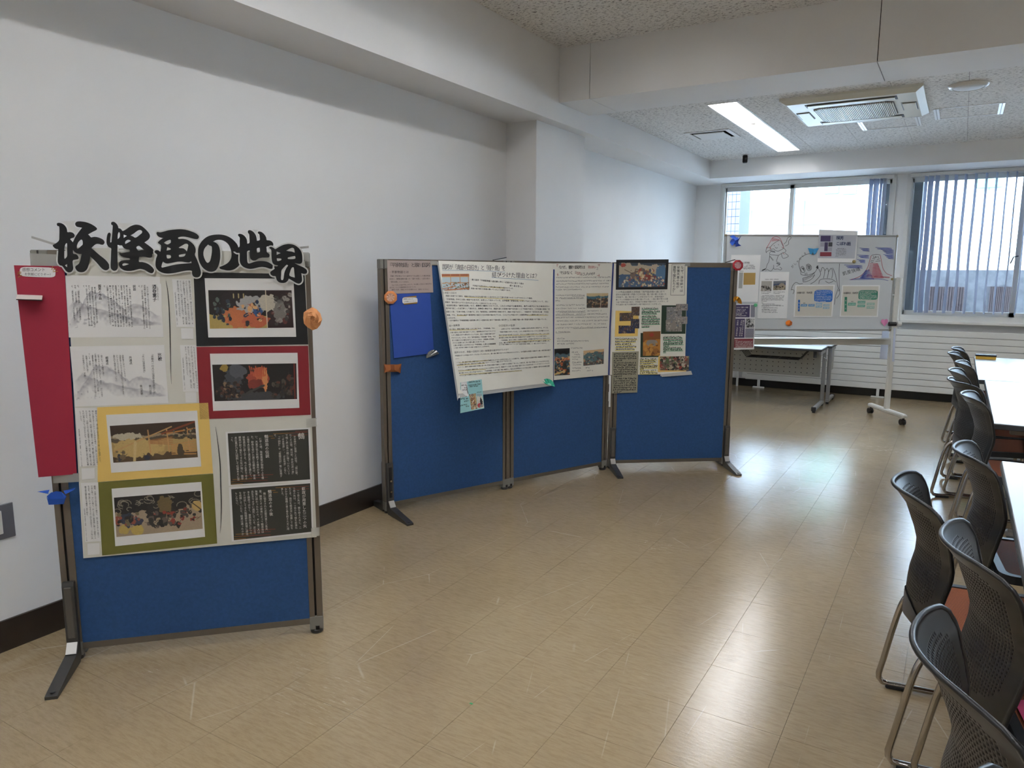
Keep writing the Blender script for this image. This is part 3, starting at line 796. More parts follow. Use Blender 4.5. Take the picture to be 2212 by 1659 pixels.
# ------------------------------------------------------------------ display panels
M_alu = mat('bronze_aluminium', '70675C', .42, .55); M_fab = mat('navy_panel_fabric', '234878', .9, noise=.10, nscale=90, bump=.35, bscale=900)
M_cap = mat('grey_plastic_cap', '75736C', .5); M_foot = mat('dark_grey_foot', '4A4948', .38, .5); M_pale = mat('silver_cover', 'B2B0AC', .35, .4)
PH, RZ = 1.622, .045
def panel(label, s0, s1, lf, rf, lslot=False):
    t = thing('display_panel', label, 'panel', (0, 0, 0), 'blue display panels on the floor')
    pw, th = .055, .042
    G().box(s0+pw, s1-pw, .004, th-.004, RZ+.02, PH-.034).build('fabric_board', M_fab, t)
    for a, foot, inner in ((s0, lf, 1), (s1-pw, rf, -1)):
        g = G(); zb = .075
        g.box(a, a+.021, 0, th, zb, PH-.06); g.box(a+.030, a+pw, 0, th, zb, PH-.06); g.box(a+.021, a+.030, .010, th-.01, zb, PH-.06, 1)
        g.build('post', [M_alu, M_dark], t, fixn=False)
        g = G(); g.bbox(a-.002, a+pw+.001, -.002, th+.002, PH-.06, PH, .004); g.box(a+.021, a+.027, -.003, -.001, PH-.058, PH-.002, 1)
        g.build('corner_cap', [M_cap, M_dark], t)
        xc = a+pw/2
        g = G(); g.bbox(a-.001, a+pw+.001, -.002, th+.002, .018, .078, .003); g.box(xc-.004, xc+.012, -.0035, -.001, .018, .034, 1)
        g.build('bottom_bracket', [M_cap, M_dark], t)
        G().lathe([(.024, 0), (.027, .004), (.027, .014), (.02, .02)], (xc, th/2, 0), 16).build('glide', M_foot, t)
        if foot:
            for sg in (-1, 1):
                y0 = 0 if sg < 0 else th
                hw = .021
                prof = [(0, .335), (.018, .335), (.022, .32), (.024, .085), (.05, .05), (.26, .018), (.285, .012), (.285, 0), (.02, 0), (0, .02)]
                P = [(xc-hw, y0+sg*u, z) for u, z in prof]
                fo = G().prism(P, (2*hw, 0, 0)).build('foot', M_foot, t)
                if sg < 0:
                    if lslot:
                        g = G(); g.bbox(xc-.010, xc+.010, y0-.0265, y0-.02, .11, .31, .003); g.build('slot_plate', M_dark, fo)
                        for z in (.15, .22): G().tube([(xc, y0-.026, z), (xc, y0-.031, z)], .007, 10).build('screw', M_chrome, fo)
                    else:
                        G().bbox(xc-.014, xc+.014, y0-.0275, y0-.021, .105, .318, .003).build('cover_strip', mat('foot_cover', '5C5852', .5, .3), fo)
                    g = G(); V = [(xc-hw+.002, y0-.0245, .088), (xc+hw-.002, y0-.0245, .088), (xc+hw-.002, y0-.052, .052), (xc-hw+.002, y0-.052, .052)]
                    V2 = [(x, y-.002, z+.002) for x, y, z in V]
                    g.add(V+V2, [(0, 1, 2, 3), (4, 5, 6, 7), (0, 1, 5, 4), (1, 2, 6, 5), (2, 3, 7, 6), (3, 0, 4, 7)]).build('bend_cover', M_pale, fo)
                    G().lathe([(.009, 0), (.009, .004)], (xc, y0-.265, .0165), 10).build('foot_bolt', M_foot, fo)
    for z0, z1 in ((PH-.036, PH), (RZ, RZ+.025)):
        G().box(s0+pw, s1-pw, 0, th, z0, z1).build('rail', M_alu, t)
    return t
PANELS = {}
def setup(key, a, b, s0, s1, label, lf, rf, lslot=False):
    A = onz(*a, RZ); B = onz(*b, RZ); d = (B-A)/np.linalg.norm(B-A); ang = math.atan2(d[1], d[0])
    n = np.array([d[1], -d[0], 0]); t = panel(label, s0, s1, lf, rf, lslot)
    place(t, (A[0], A[1], 0), ang)
    PANELS[key] = (Plane((A[0], A[1], 0), n), A, d, n, t); return t
setup('P1', (166, 1403), (673.2, 1347.7), -.033, .957, 'blue fabric display panel carrying the black cut-out title and ghost picture poster', True, False)
setup('P2', (849, 1092.7), (1087.4, 1045.4), -.052, .922, 'blue fabric display panel with the plain blue comment sheet, foot near the baseboard', True, False, True)
setup('P3', (1107, 1041), (1305.7, 1003), -.045, .908, 'blue fabric display panel behind the blue-edged handwritten sheet, standing between two panels', False, False)
setup('P4', (1329, 1000.8), (1562, 995.4), -.055, .932, 'blue fabric display panel with feet at both ends and a bare blue half', True, True)
# loose clip bars on top of the first and other panels
t1 = PANELS['P1'][4]
for u0, u1, zl, zr in ((-.03, .075, .042, .006), (.90, .955, .012, .018)):
    G().prism([(u0, .015, PH+zl), (u1, .015, PH+zr), (u1, .015, PH+zr+.008), (u0, .015, PH+zl+.008)], (0, .022, 0)).build('clip_bar', M_pale, t1)
G().prism([(.80, .02, PH), (.93, .05, PH+.02), (.93, .05, PH+.026), (.80, .02, PH+.006)], (0, .012, 0)).build('clip_bar', M_foot, PANELS['P2'][4])
G().prism([(.84, .02, PH), (.92, .03, PH+.022), (.92, .03, PH+.028), (.84, .02, PH+.006)], (0, .012, 0)).build('clip_bar', M_foot, PANELS['P4'][4])
# joint between panels two and three / three and four
g = G(); g.box(.905, .955, .012, .03, .62, .68); g.build('joint_clip', M_foot, PANELS['P3'][4])

# ------------------------------------------------------------------ paper materials
M_paper = mat('paper_white', 'EDEDEC', .8, noise=.02, nscale=6); M_poster = mat('poster_paper', 'DCDBD2', .75, noise=.03, nscale=4)
M_cream = mat('poster_cream', 'E9E7DD', .8, noise=.04, nscale=5); M_ink = mat('ink_black', '14141A', .6); M_inkg = mat('ink_grey', '5B5B60', .7)
M_pen = mat('pen_dark', '2B2B30', .7); M_tape = film_material('clear_tape', 'E6E6E0', .35); M_lamin = film_material('laminate_film', 'EDEDEA', .45)
M_letter = mat('title_black', '08080C', .30); M_backing = mat('title_white_edge', 'D9D9D6', .35)
M_blackcard = mat('card_black', '0C0D12', .5); M_redcard = mat('card_red', '7E1420', .6); M_yelcard = mat('card_yellow', 'E2C06C', .7); M_olive = mat('card_olive', '686628', .7)
M_crim = mat('card_crimson', '8E1530', .7); M_char = mat('print_charcoal', '34342F', .55); M_whink = mat('ink_white', 'DAD7D0', .6); M_gold = mat('ink_gold', '7A5A2C', .6); M_rust = mat('ink_rust', '6A3A30', .6)
M_blueline = mat('blue_pencil', '6F8FB0', .7); M_yelline = mat('yellow_marker', 'DCC863', .7); M_redpen = mat('red_pen', 'A8484C', .7); M_greenline = mat('green_marker', '4A9A6C', .7)

def polymesh(loops):
    """fill of an outline with holes, in the plane of the outline"""
    cu = bpy.data.curves.new('outline', 'CURVE'); cu.dimensions = '2D'; cu.fill_mode = 'BOTH'
    for L in loops:
        sp = cu.splines.new('POLY'); sp.points.add(len(L)-1); sp.use_cyclic_u = True
        for i, p in enumerate(L): sp.points[i].co = (p[0], p[1], 0, 1)
    ob = bpy.data.objects.new('outline', cu); me = ob.to_mesh()
    V = np.array([v.co[:2] for v in me.vertices]); F = [tuple(p.vertices) for p in me.polygons]
    ob.to_mesh_clear(); bpy.data.objects.remove(ob); bpy.data.curves.remove(cu)
    return V, F
def rounded(P, k=3):
    P = [np.asarray(p, float) for p in P]; n = len(P); out = []
    for i in range(n):
        p0, p1, p2, p3 = P[i-1], P[i], P[(i+1) % n], P[(i+2) % n]
        a = (p2-p1); b = (p1-p0); sharp = (a@b)/(np.linalg.norm(a)*np.linalg.norm(b)+1e-9) < -.05
        a2 = (p3-p2); sharp2 = (a2@a)/(np.linalg.norm(a)*np.linalg.norm(a2)+1e-9) < -.05
        m1 = np.zeros(2) if sharp else (p2-p0)/2; m2 = np.zeros(2) if sharp2 else (p3-p1)/2
        for j in range(k):
            t = j/k; h = (2*t**3-3*t**2+1, t**3-2*t**2+t, -2*t**3+3*t**2, t**3-t**2)
            out.append(h[0]*p1+h[1]*m1+h[2]*p2+h[3]*m2)
    return out
def outset(P, r):
    P = [np.asarray(p, float) for p in P]; n = len(P)
    area = sum(P[i][0]*P[(i+1) % n][1]-P[(i+1) % n][0]*P[i][1] for i in range(n)); sg = 1 if area > 0 else -1
    out = []
    for i in range(n):
        a = P[i]-P[i-1]; b = P[(i+1) % n]-P[i]
        na = np.array([a[1], -a[0]])/(np.linalg.norm(a)+1e-9); nb = np.array([b[1], -b[0]])/(np.linalg.norm(b)+1e-9)
        m_ = na+nb; L = np.linalg.norm(m_)
        if L < .5: m_ = na; L = 1
        m_ = m_/L; c = max(.6, m_@na)
        out.append(P[i]+m_*r*sg/c)
    return out
def plate(surf, loops, off, t):
    """solid plate with the given pixel outlines, front face at off"""
    V, F = polymesh(loops); g = G(); n = len(V)
    top = surf.px(V, off); bot = top-surf.n*t
    from collections import Counter
    ec = Counter(); 
    for f in F:
        for i in range(len(f)): ec[frozenset((f[i], f[(i+1) % len(f)]))] += 1
    FF = list(F)+[tuple(i+n for i in reversed(f)) for f in F]
    for e, c in ec.items():
        if c == 1: a, b = tuple(e); FF.append((a, b, b+n, a+n))
    return g.add(list(top)+list(bot), FF)

# ------------------------------------------------------------------ first panel: title letters
SP1 = PANELS['P1'][0]
K = 12.7615
LET = {
 '妖': ((110, 470), [[(160,180),(185,150),(230,145),(300,160),(370,205),(420,270),(445,340),(455,400),(540,400),(610,425),(650,470),(655,510),(630,550),(560,575),(535,595),(570,640),(607,680),(640,600),(700,490),(780,380),(858,280),(800,270),(720,255),(680,215),(670,165),(700,120),(760,105),(860,108),(980,130),(1100,175),(1210,240),(1270,300),(1250,345),(1150,395),(1025,465),(1070,505),(1108,545),(1200,530),(1300,545),(1400,585),(1460,630),(1480,690),(1450,740),(1400,750),(1330,730),(1260,728),(1200,760),(1115,840),(1200,910),(1350,1040),(1500,1160),(1590,1270),(1615,1360),(1580,1430),(1510,1455),(1440,1430),(1370,1370),(1250,1230),(1085,1070),(1070,1180),(1030,1340),(990,1430),(920,1490),(840,1508),(750,1490),(690,1430),(670,1370),(690,1330),(760,1280),(810,1180),(845,1005),(780,1005),(700,980),(640,935),(610,890),(612,990),(690,1010),(740,1050),(765,1110),(745,1145),(680,1160),(605,1185),(605,1300),(615,1400),(590,1470),(540,1505),(480,1510),(420,1475),(370,1410),(310,1335),(250,1315),(200,1260),(185,1170),(195,1000),(198,880),(140,865),(80,820),(50,775),(70,745),(140,705),(220,630),(230,500),(230,260),(185,235)],
   [(420,712),(445,725),(445,900),(447,1050),(415,1110),(385,1135),(370,1110),(370,980),(375,850),(390,760)], [(840,608),(870,640),(875,740),(820,795),(760,850),(735,858),(717,840),(720,770),(750,690),(800,630)], [(385,1318),(445,1285),(445,1370)]]),
 '怪': ((220, 470), [[(255,165),(265,130),(300,115),(350,125),(410,175),(445,235),(460,290),(500,300),(540,330),(565,365),(600,362),(680,315),(780,245),(880,205),(960,195),(1060,215),(1160,280),(1260,380),(1315,460),(1325,530),(1290,600),(1220,655),(1175,685),(1280,760),(1380,840),(1430,910),(1420,980),(1390,1010),(1390,1070),(1350,1105),(1280,1105),(1180,1082),(1080,1085),(1030,1095),(1025,1215),(1120,1225),(1240,1260),(1340,1320),(1420,1400),(1440,1460),(1410,1520),(1350,1532),(1270,1500),(1180,1445),(1060,1415),(960,1435),(860,1460),(740,1472),(620,1455),(520,1400),(475,1330),(470,1265),(500,1210),(570,1180),(680,1170),(768,1165),(768,1125),(680,1110),(580,1085),(510,1045),(480,1000),(485,970),(560,975),(680,955),(768,938),(755,885),(680,875),(600,835),(555,770),(500,768),(435,750),(430,900),(432,1200),(440,1360),(420,1430),(370,1465),(310,1460),(255,1410),(240,1330),(248,1150),(255,950),(255,850),(190,815),(140,740),(128,650),(140,520),(165,440),(205,412),(240,435),(245,490),(232,580),(232,660),(245,690),(265,660),(275,560),(290,380),(298,220),(265,200)],
   [(470,398),(495,430),(498,500),(480,555),(437,592),(437,500),(450,430)], [(600,470),(690,503),(603,560)], [(790,492),(880,440),(980,365),(1050,342),(1105,370),(1105,420),(1040,480),(930,555),(860,520)], [(640,690),(665,640),(730,612),(800,640),(730,685),(650,728)], [(950,820),(1020,778),(1090,830),(1165,892),(1080,895),(1000,905)], [(565,1300),(590,1265),(650,1258),(750,1280),(670,1310),(590,1328)]]),
 '画': ((325, 480), [[(165,310),(175,280),(200,268),(270,278),(360,260),(480,225),(620,205),(800,192),(960,205),(1120,250),(1250,305),(1325,370),(1335,420),(1310,460),(1260,468),(1160,450),(1020,412),(900,395),(810,405),(760,425),(780,462),(880,458),(1000,480),(1110,540),(1200,630),(1245,730),(1245,820),(1225,900),(1280,1020),(1340,1180),(1385,1340),(1390,1420),(1360,1490),(1300,1520),(1230,1518),(1170,1480),(1145,1410),(1135,1340),(1000,1335),(850,1360),(680,1395),(500,1415),(350,1400),(220,1335),(150,1240),(138,1130),(155,1000),(187,900),(120,840),(115,800),(150,770),(215,775),(270,812),(285,740),(290,650),(260,610),(210,580),(215,540),(280,480),(355,437),(270,420),(200,380)],
   [(370,568),(430,525),(510,492),(555,492),(558,560),(520,590),(460,613)], [(465,692),(548,720),(548,758),(445,780)], [(445,900),(550,912),(556,982),(460,995)], [(790,692),(880,640),(950,600),(1010,597),(1040,630),(1030,700),(1003,805),(960,755),(900,720),(800,715)], [(795,900),(970,868),(930,940),(795,955)], [(345,1085),(400,1125),(470,1140),(600,1120),(740,1092),(860,1088),(980,1105),(1070,1108),(1120,1075),(1133,1125),(960,1140),(740,1160),(560,1195),(400,1235),(330,1250),(303,1230),(320,1150)]]),
 'の': ((415, 490), [[(160,700),(170,590),(210,480),(300,360),(420,270),(560,225),(740,210),(900,232),(1030,285),(1150,375),(1262,520),(1275,700),(1275,790),(1285,900),(1312,1025),(1260,1100),(1180,1160),(1090,1195),(980,1205),(870,1185),(780,1160),(755,1130),(770,1100),(860,1065),(960,1010),(1030,940),(1075,850),(1085,740),(1060,610),(1010,500),(930,420),(830,370),(730,358),(640,375),(578,408),(660,440),(720,500),(755,580),(775,700),(775,850),(755,980),(720,1090),(660,1190),(580,1232),(480,1235),(390,1200),(290,1120),(210,990),(170,850)],
   [(445,485),(465,510),(530,535),(545,580),(543,700),(520,850),(490,945),(440,990),(390,965),(335,860),(310,750),(325,640),(370,560)]]),
 '世': ((490, 490), [[(310,240),(315,205),(360,192),(430,210),(500,265),(545,335),(560,400),(563,462),(622,440),(622,300),(615,210),(580,160),(585,110),(625,90),(690,110),(755,165),(805,250),(825,340),(830,385),(905,365),(905,280),(895,210),(855,175),(865,135),(905,127),(970,150),(1040,215),(1085,295),(1100,365),(1180,375),(1245,410),(1278,460),(1272,525),(1200,535),(1100,545),(1098,620),(1105,700),(1160,740),(1180,790),(1160,840),(1100,850),(980,850),(880,870),(820,910),(760,930),(690,915),(645,860),(632,780),(630,655),(560,680),(558,800),(565,950),(590,1005),(640,1005),(740,970),(860,945),(980,942),(1100,960),(1200,1005),(1265,1060),(1275,1110),(1245,1155),(1180,1155),(1080,1120),(980,1105),(880,1115),(760,1145),(640,1160),(520,1135),(420,1075),(370,1000),(352,900),(352,728),(280,720),(220,680),(185,620),(205,590),(280,570),(350,545),(352,400),(355,300)],
   [(830,595),(905,578),(908,690),(835,715)]]),
 '界': ((560, 500), [[(275,460),(290,430),(340,425),(400,455),(445,485),(540,430),(650,375),(760,348),(850,345),(960,370),(1060,430),(1140,520),(1180,630),(1190,750),(1185,840),(1150,885),(1090,892),(975,872),(1080,930),(1200,980),(1290,1040),(1320,1100),(1300,1155),(1230,1170),(1160,1150),(1175,1250),(1180,1350),(1150,1410),(1090,1440),(1010,1415),(920,1360),(815,1300),(790,1355),(730,1405),(650,1420),(560,1405),(490,1350),(460,1270),(448,1235),(380,1230),(320,1190),(303,1140),(320,1100),(420,1030),(408,985),(425,955),(490,960),(515,935),(430,920),(370,870),(345,780),(335,650),(330,510)],
   [(480,555),(590,595),(480,645)], [(485,740),(600,750),(600,790),(500,815)], [(745,530),(830,480),(910,450),(960,480),(978,585),(900,555),(820,545)], [(800,715),(985,675),(987,750),(810,760)], [(755,918),(795,940),(730,1040),(690,1150),(665,1310),(630,1338),(600,1310),(605,1180),(612,1075),(680,990)], [(925,985),(955,1010),(965,1120),(982,1270),(835,1220),(855,1100),(885,1020)]]),
}
for k, (ch, (org, loops)) in enumerate(LET.items()):
    f = crop(org[0], org[1], K)
    Ls = [rounded(f(L)) for L in loops]
    off = .012+.0016*k
    edge = plate(SP1, [outset(Ls[0], 3.0)], off, .0008).build('cutout_letter', M_backing)
    tag(edge, {'妖': 'black cut-out title character above the crimson sheet, first of the title', '怪': 'second black cut-out title character, with two tall upright strokes', '画': 'black cut-out title character shaped like a box under a wide roof stroke', 'の': 'rounded black hiragana cut-out character in the title', '世': 'black cut-out title character with three upright prongs', '界': 'lowest, smallest black cut-out title character, above the apricot rose'}[ch], 'letter', 'title cut-out characters')
    g = G(); V, F = polymesh(Ls); g.add(SP1.px(V, off+.0005), F)
    g.build('glyph', M_letter, edge, fixn=False)

# ------------------------------------------------------------------ first panel: picture poster
def ptag(g, name, mats, parent, label=None, **k):
    o = g.build(name, mats, parent, label=label, fixn=False, **k)
    if any(q in name for q in ('lettering', 'underline', 'pattern', 'tick', 'writing', 'gold_tape', 'printed_block', 'name_box', 'blue_tape')): o['kind'] = 'stuff'
    return o
O = .004
po = G().sheet([(141, 534), (658, 546), (684, 1160), (180, 1206)], SP1, O, .0008, nu=4, nv=4).build('picture_poster', M_poster, fixn=False)
tag(po, 'large pale poster with mounted prints and vertical text taped to the nearest blue panel', 'poster')
def sheet(parent, q, surf, off, m, name, label=None, t=.0006): return G().sheet(q, surf, off, t).build(name, m, parent, fixn=False, label=label)
c1 = crop(140, 590, 5.7207); c2 = crop(150, 860, 4.7406); c3 = crop(420, 580, 5.0286); c4 = crop(450, 900, 5.924)
def mountains(w, h, seed, x0=.0, flip=False):
    a = Art(w, h, 'EDEDEC', seed)
    ridge = lambda pts: np.interp(a.X[0], [p[0] for p in pts], [p[1] for p in pts])
    for pts, col, al in (([(0, .52), (.10, .36), (.22, .50), (.40, .62), (1, .95)], '8F8E98', .75), ([(0, .9), (.16, .45), (.24, .16), (.38, .22), (.52, .42), (.60, .58), (.7, .48), (.80, .52), (.9, .68), (1, .80)], '9C9BA6', .7)):
        r = ridge(pts)[None, :]+(a.n2-.5)*.06; d = a.Y-r
        m_ = np.clip(d*14, 0, 1)*np.clip(1-d/(.22+.2*a.n1), 0, 1)*(.45+.75*a.n2)
        m_ = m_*np.clip(a.X*14, 0, 1)*np.clip((1-a.X)*14, 0, 1)
        a.put(m_, col, al); a.put(np.clip(1-abs(d-.03)/.04, 0, 1)*np.clip(a.X*10, 0, 1)*np.clip((1-a.X)*10, 0, 1)*(.3+a.n2), '9A99A3', .6)
    a.put(np.clip(a.noise(22)-.62, 0, 1)*4*(a.Y > .78)*(a.X < .3), '8F8E98', .5)
    return a
s1q = [(141, 595), (345, 598), (353.6, 728), (148.7, 729)]
s1 = sheet(po, s1q, SP1, O+.001, M_paper, 'text_sheet', 'white sheet of vertical Japanese text over a grey ink mountain')
picture(mountains(196, 84, 3), [c1(20, 130), c1(1190, 130), c1(1205, 640), c1(45, 680)], SP1, O+.0013, 'ink_mountain', s1)
g = G()
def tv(A, B, st, **k): text(g, SURF, FN(*A), FN(*B), st, OFF, vertical=True, **k)
SURF, FN, OFF = SP1, c1, O+.0018
tv((1103, 140), (1112, 350), '酒呑童子', bold=.012); tv((1143, 160), (1154, 335), 'しゅてんどうじ')
for A, B, st in (((1020,165),(1052,690),'大江山に棲むと伝えられた鬼。鬼退治をテーマとする'), ((985,145),(1015,675),'武将物の説話。南北朝から室町前期『大江山酒呑童'), ((950,150),(985,690),'子』（大江山絵詞・逸翁美術館蔵）が最古の作品とされ'), ((917,150),(920,195),'る。'),
  ((800,170),(833,670),'一条天皇の時代、大江山に住む酒呑童子は、都で人'), ((763,150),(800,665),'攫いをするなど悪事を働いていた。そこで、天皇の'), ((730,150),(765,665),'命令により、源頼光と四天王（渡辺綱、坂田金時、ト'), ((697,150),(730,665),'部季武、碓井貞光）、そして平井保昌は鬼退治に向か'), ((662,150),(697,665),'う。うまく鬼の城に入った一行が、宴の席で毒酒一杯'), ((628,150),(663,665),'鬼毒酒を童子に飲ませると、童子は巨大な鬼の姿'),
  ((593,150),(628,660),'現わす。その姿を見た頼光らは首を斬ると、首は宙'), ((558,150),(597,660),'舞い上がって頼光の兜に食いかかったが、神'), ((523,150),(565,640),'の加護による兜なので首は力尽き大事はなかっ'), ((488,150),(492,190),'た。'),
  ((370,170),(402,635),'歌川国芳『源頼光一行大江山酒呑童子退治の図』'), ((335,170),(372,665),'酒呑童子の寝所を大江山とする作品。普段は人間に'), ((298,150),(335,655),'化けている酒呑童子が、酔いつぶれて正体を現す様'), ((265,150),(303,655),'を、四方に囲んで取り押さえる緊迫の場面を描く天王図'), ((232,150),(235,190),'す。'),
  ((162,145),(195,605),'な、『酒呑童子絵巻』『記録絵詞異本』'), ((125,145),(160,540),'中世、『玉藻の前絵巻』、『御伽草子』'), ((88,150),(122,605),'る、『酒天童子異本』、『大江山酒顛童子』')): tv(A, B, st)
for A, B, st in (((857,145),(862,218),'説話'), ((428,140),(438,328),'国芳の作品')): tv(A, B, st, bold=.01)
ptag(g, 'lettering', M_ink, s1)
s2 = sheet(po, [(151, 748.7), (354.7, 745), (364, 870.6), (162.7, 878.5)], SP1, O+.001, M_paper, 'text_sheet', 'white sheet comparing two pictures in vertical Japanese text over grey mountains')
picture(mountains(196, 78, 8), [c1(90, 1060), c1(1235, 1010), c1(1258, 1520), c1(130, 1570)], SP1, O+.0013, 'ink_mountain', s2)
g = G()
tv((1170, 985), (1178, 1085), '比較', bold=.012)
for A, B, st in (((1078,985),(1108,1520),'『源頼光一行大江山酒呑童子退治の図』'), ((1052,1380),(1062,1500),'歌川国芳'), ((965,985),(985,1245),'『大江山酒呑退治』'), ((940,1380),(955,1505),'歌川芳艶'),
  ((712,990),(752,1335),'・酒呑童子にダメージを与えている'), ((680,990),(725,1500),'・酒呑童子の大きさが強調されていて迫力がある'), ((640,990),(668,1240),'・デフォルメされた動物'), ((605,990),(638,1340),'・首を切る場面は描かれていない'),
  ((450,990),(480,1270),'・描かれている場面が違う'), ((412,990),(462,1530),'（童子が人の姿から鬼に変わる（国芳）　切った童子'), ((375,990),(418,1510),'の首が頼光に襲い掛かろうとしている（芳艶））'), ((338,990),(385,1530),'・酒呑童子だけでなく手下の鬼たちの様子も描かれ'), ((300,990),(315,1160),'ている（芳艶）'), ((262,995),(285,1230),'・登場する武者が違う'), ((222,995),(255,1325),'（平井保昌がいない（芳艶））')): tv(A, B, st)
for A, B, st in (((808,1025),(818,1130),'共通点'), ((517,1030),(525,1135),'相違点')): tv(A, B, st, bold=.01)
ptag(g, 'lettering', M_ink, s2)
def strip(q, cols, cap, lq, label):
    s_ = sheet(po, q, SP1, O+.0011, M_paper, 'caption_strip', label)
    global g; g = G()
    for A, B, st in cols: tv(A, B, st)
    tv(*cap)
    ptag(g, 'lettering', M_ink, s_)
    sheet(po, lq, SP1, O+.0012, M_paper, 'blank_label')
strip([(371.6, 603), (412, 603), (419.7, 707), (381, 706)], (((1538,90),(1580,635),'童子が姿を見てあれば、面のかたちも変りはて、そ'), ((1500,90),(1540,635),'のたけ二丈あまりにして、髪はあくさかさまに、眼'), ((1465,90),(1505,635),'の間より角生ひて、頬も眉も毛おりあひ、足手は熊'), ((1428,90),(1470,635),'のごとくにて、四方へ足手をうち投げて、臥したる'), ((1393,90),(1425,560),'姿を見る時は、身の毛もよだつばかりなり。')), ((1362,225),(1392,645),'『日本古典文学大系　御伽草子』岩波書店、一九五八、三八'), [(391, 709), (417, 709), (418, 732), (392, 732)], 'narrow white caption strip of five text columns')
strip([(388.6, 745.6), (425, 745.6), (429.3, 846), (396, 846)], (((1595,905),(1640,1425),'心よりをとりはじめものども、頼光剣をはやた、ずん'), ((1562,905),(1600,1425),'ずんに切り給へば、首は天たかく舞ひあがる。頼光を'), ((1525,905),(1565,1425),'目にかけて、ただ一噛みにと狙ひしが、星甲に恐れ'), ((1492,905),(1520,1280),'をなし、その身に子細はなかりけり。')), ((1458,1035),(1485,1445),'『日本古典文学大系　御伽草子』岩波書店、一九五八、三八'), [(400, 847), (424, 847), (425, 869.5), (401, 869.5)], 'narrow white caption strip of four text columns beside the red mount')
FN = c2
strip([(162, 881), (210.8, 881), (220.7, 1005.6), (172, 1007.7)], (((270,125),(318,670),'頼政にて七尺、遠江国の住人早太と云ふ者二人を相具したり。'), ((237,125),(287,685),'唱には褐をまくりかへしたる狩衣を着せ、十六指したる大中黒の'), ((205,125),(255,690),'矢の表に水破、兵破と云ふ鏑矢二つ差し、雷上動と云ふ弓を持'), ((172,125),(222,690),'たせたり。水破と云ふ矢は黒鷲の羽を以てはぎ、兵破と云ふ矢'), ((140,125),(190,690),'をば山鳥の羽にてはぎたりけり。早太には骨食と云ふ太刀を懐'), ((108,130),(125,250),'にさゝせたり。')), ((97,315),(128,700),'校註国文叢書『源平盛衰記』有朋堂、一九二九、二六六〜二六七頁'), [(176, 1012), (204.4, 1011), (205.5, 1034), (177, 1036)], 'narrow white caption strip of six text columns beside the yellow mount')
strip([(175, 1043.5), (212, 1042), (218, 1169), (184.4, 1171)], (((258,895),(298,1430),'頼政、水破と云ふ矢を取つて番ひて、雲の真中を志して能引い'), ((227,895),(265,1440),'て兵と放つ。ひいと鳴く、かゝる処に黒雲頻に動いて御殿の上'), ((195,895),(235,1445),'を立ち、鵺の声してひゝなきて立つ所を見負せて、二の矢に兵'), ((163,900),(185,1220),'破と云ふ鏑を取つて番ひ、兵と射る。')), ((153,1130),(178,1465),'校註国文叢書『源平盛衰記』有朋堂、一九二九、二六六〜二六七頁'), [(188.6, 1174), (214.8, 1173), (215.5, 1197), (189.5, 1199)], 'narrow white caption strip of four text columns beside the olive mount')

def mounted(cardq, cm, sheetq, picq, art, label, ppx, surf=SP1, off=O, parent=po):
    cd = sheet(parent, cardq, surf, off+.0014, cm, 'mount_card', label)
    sh = sheet(cd, sheetq, surf, off+.0022, M_paper, 'print_sheet')
    return cd, sh, art
def mount(cardq, cm, sheetq, picq, art, label):
    cd = sheet(po, cardq, SP1, O+.0016, cm, 'mount_card', label)
    sheet(cd, sheetq, SP1, O+.0024, M_paper, 'print_sheet')
    picture(art, picq, SP1, O+.0028, 'printed_picture', cd)
    return cd
# generic stand-ins for the woodblock prints, in their colours
a = Art(182, 82, '1C1614', 11); a.band(.66, 1.1, 'A58F52', .05); a.vband(.69, 1, '2A1A1A'); a.blob(.30, .3, .16, .3, '241C1C'); a.blob(.36, .72, .20, .30, 'B0663E'); a.blob(.55, .80, .16, .18, 'A9583A'); a.blob(.53, .38, .20, .22, '9B9A98'); a.blob(.72, .34, .12, .22, 'B9B2A2'); a.blob(.58, .56, .06, .12, '2F4F7C'); a.blob(.85, .6, .08, .28, '74706A')
a.crowd(.03, .26, .2, .9, 26, ['1F2A3A', '2C3440', '53605A', '8A7A58', '15171C']); a.crowd(.40, .62, .30, .9, 22, ['22304A', '9A5038', 'C79A6A', '2B2A2E']); a.crowd(.74, .98, .1, .9, 22, ['5F5C58', '3A3634', '8B8780', '5A2A24'])
for x in (.30, .36, .42): a.line(x, .1, x, .2, 2, 'B9A878')
a.vband(.683, .69, 'C9BFA8'); a.grain()
mount([(418, 588), (657.7, 592), (666, 744), (424.4, 748)], M_blackcard, [(441.9, 601), (634, 602), (639.8, 727.6), (450, 729)], [(449.8, 626.7), (629.8, 627), (634.4, 707.7), (453.4, 710)], a, 'black card mount around a print with orange and grey figures')
a = Art(182, 80, '1B1716', 12); a.blob(.25, .35, .12, .3, '3D3F45'); a.blob(.30, .18, .10, .2, '4E5157'); a.blob(.5, .9, .35, .14, '3B3B3E'); a.blob(.53, .42, .13, .26, '8E3C2A'); a.blob(.56, .30, .07, .22, 'A85638'); a.blob(.50, .55, .09, .14, '6E2A20'); a.blob(.62, .42, .03, .3, 'B97A4A')
for k in range(9): a.line(.46+.02*k, .34, .44+.025*k, .06+.03*(k % 3), 1.6, 'A84A2E', 2)
a.crowd(.03, .34, .45, .92, 40, ['2E2622', '4A2E26', '3A3A3E', '5A3A2A', '201C1C', '76604A']); a.crowd(.70, .97, .30, .92, 40, ['2E2824', '3E3530', '4C463E', '5A3026', '26262A']); a.blob(.14, .1, .05, .1, '8C7434'); a.vband(.965, .985, '7E2A24', .7); a.line(.35, .85, .6, .6, 5, '3C3A38', 2); a.grain()
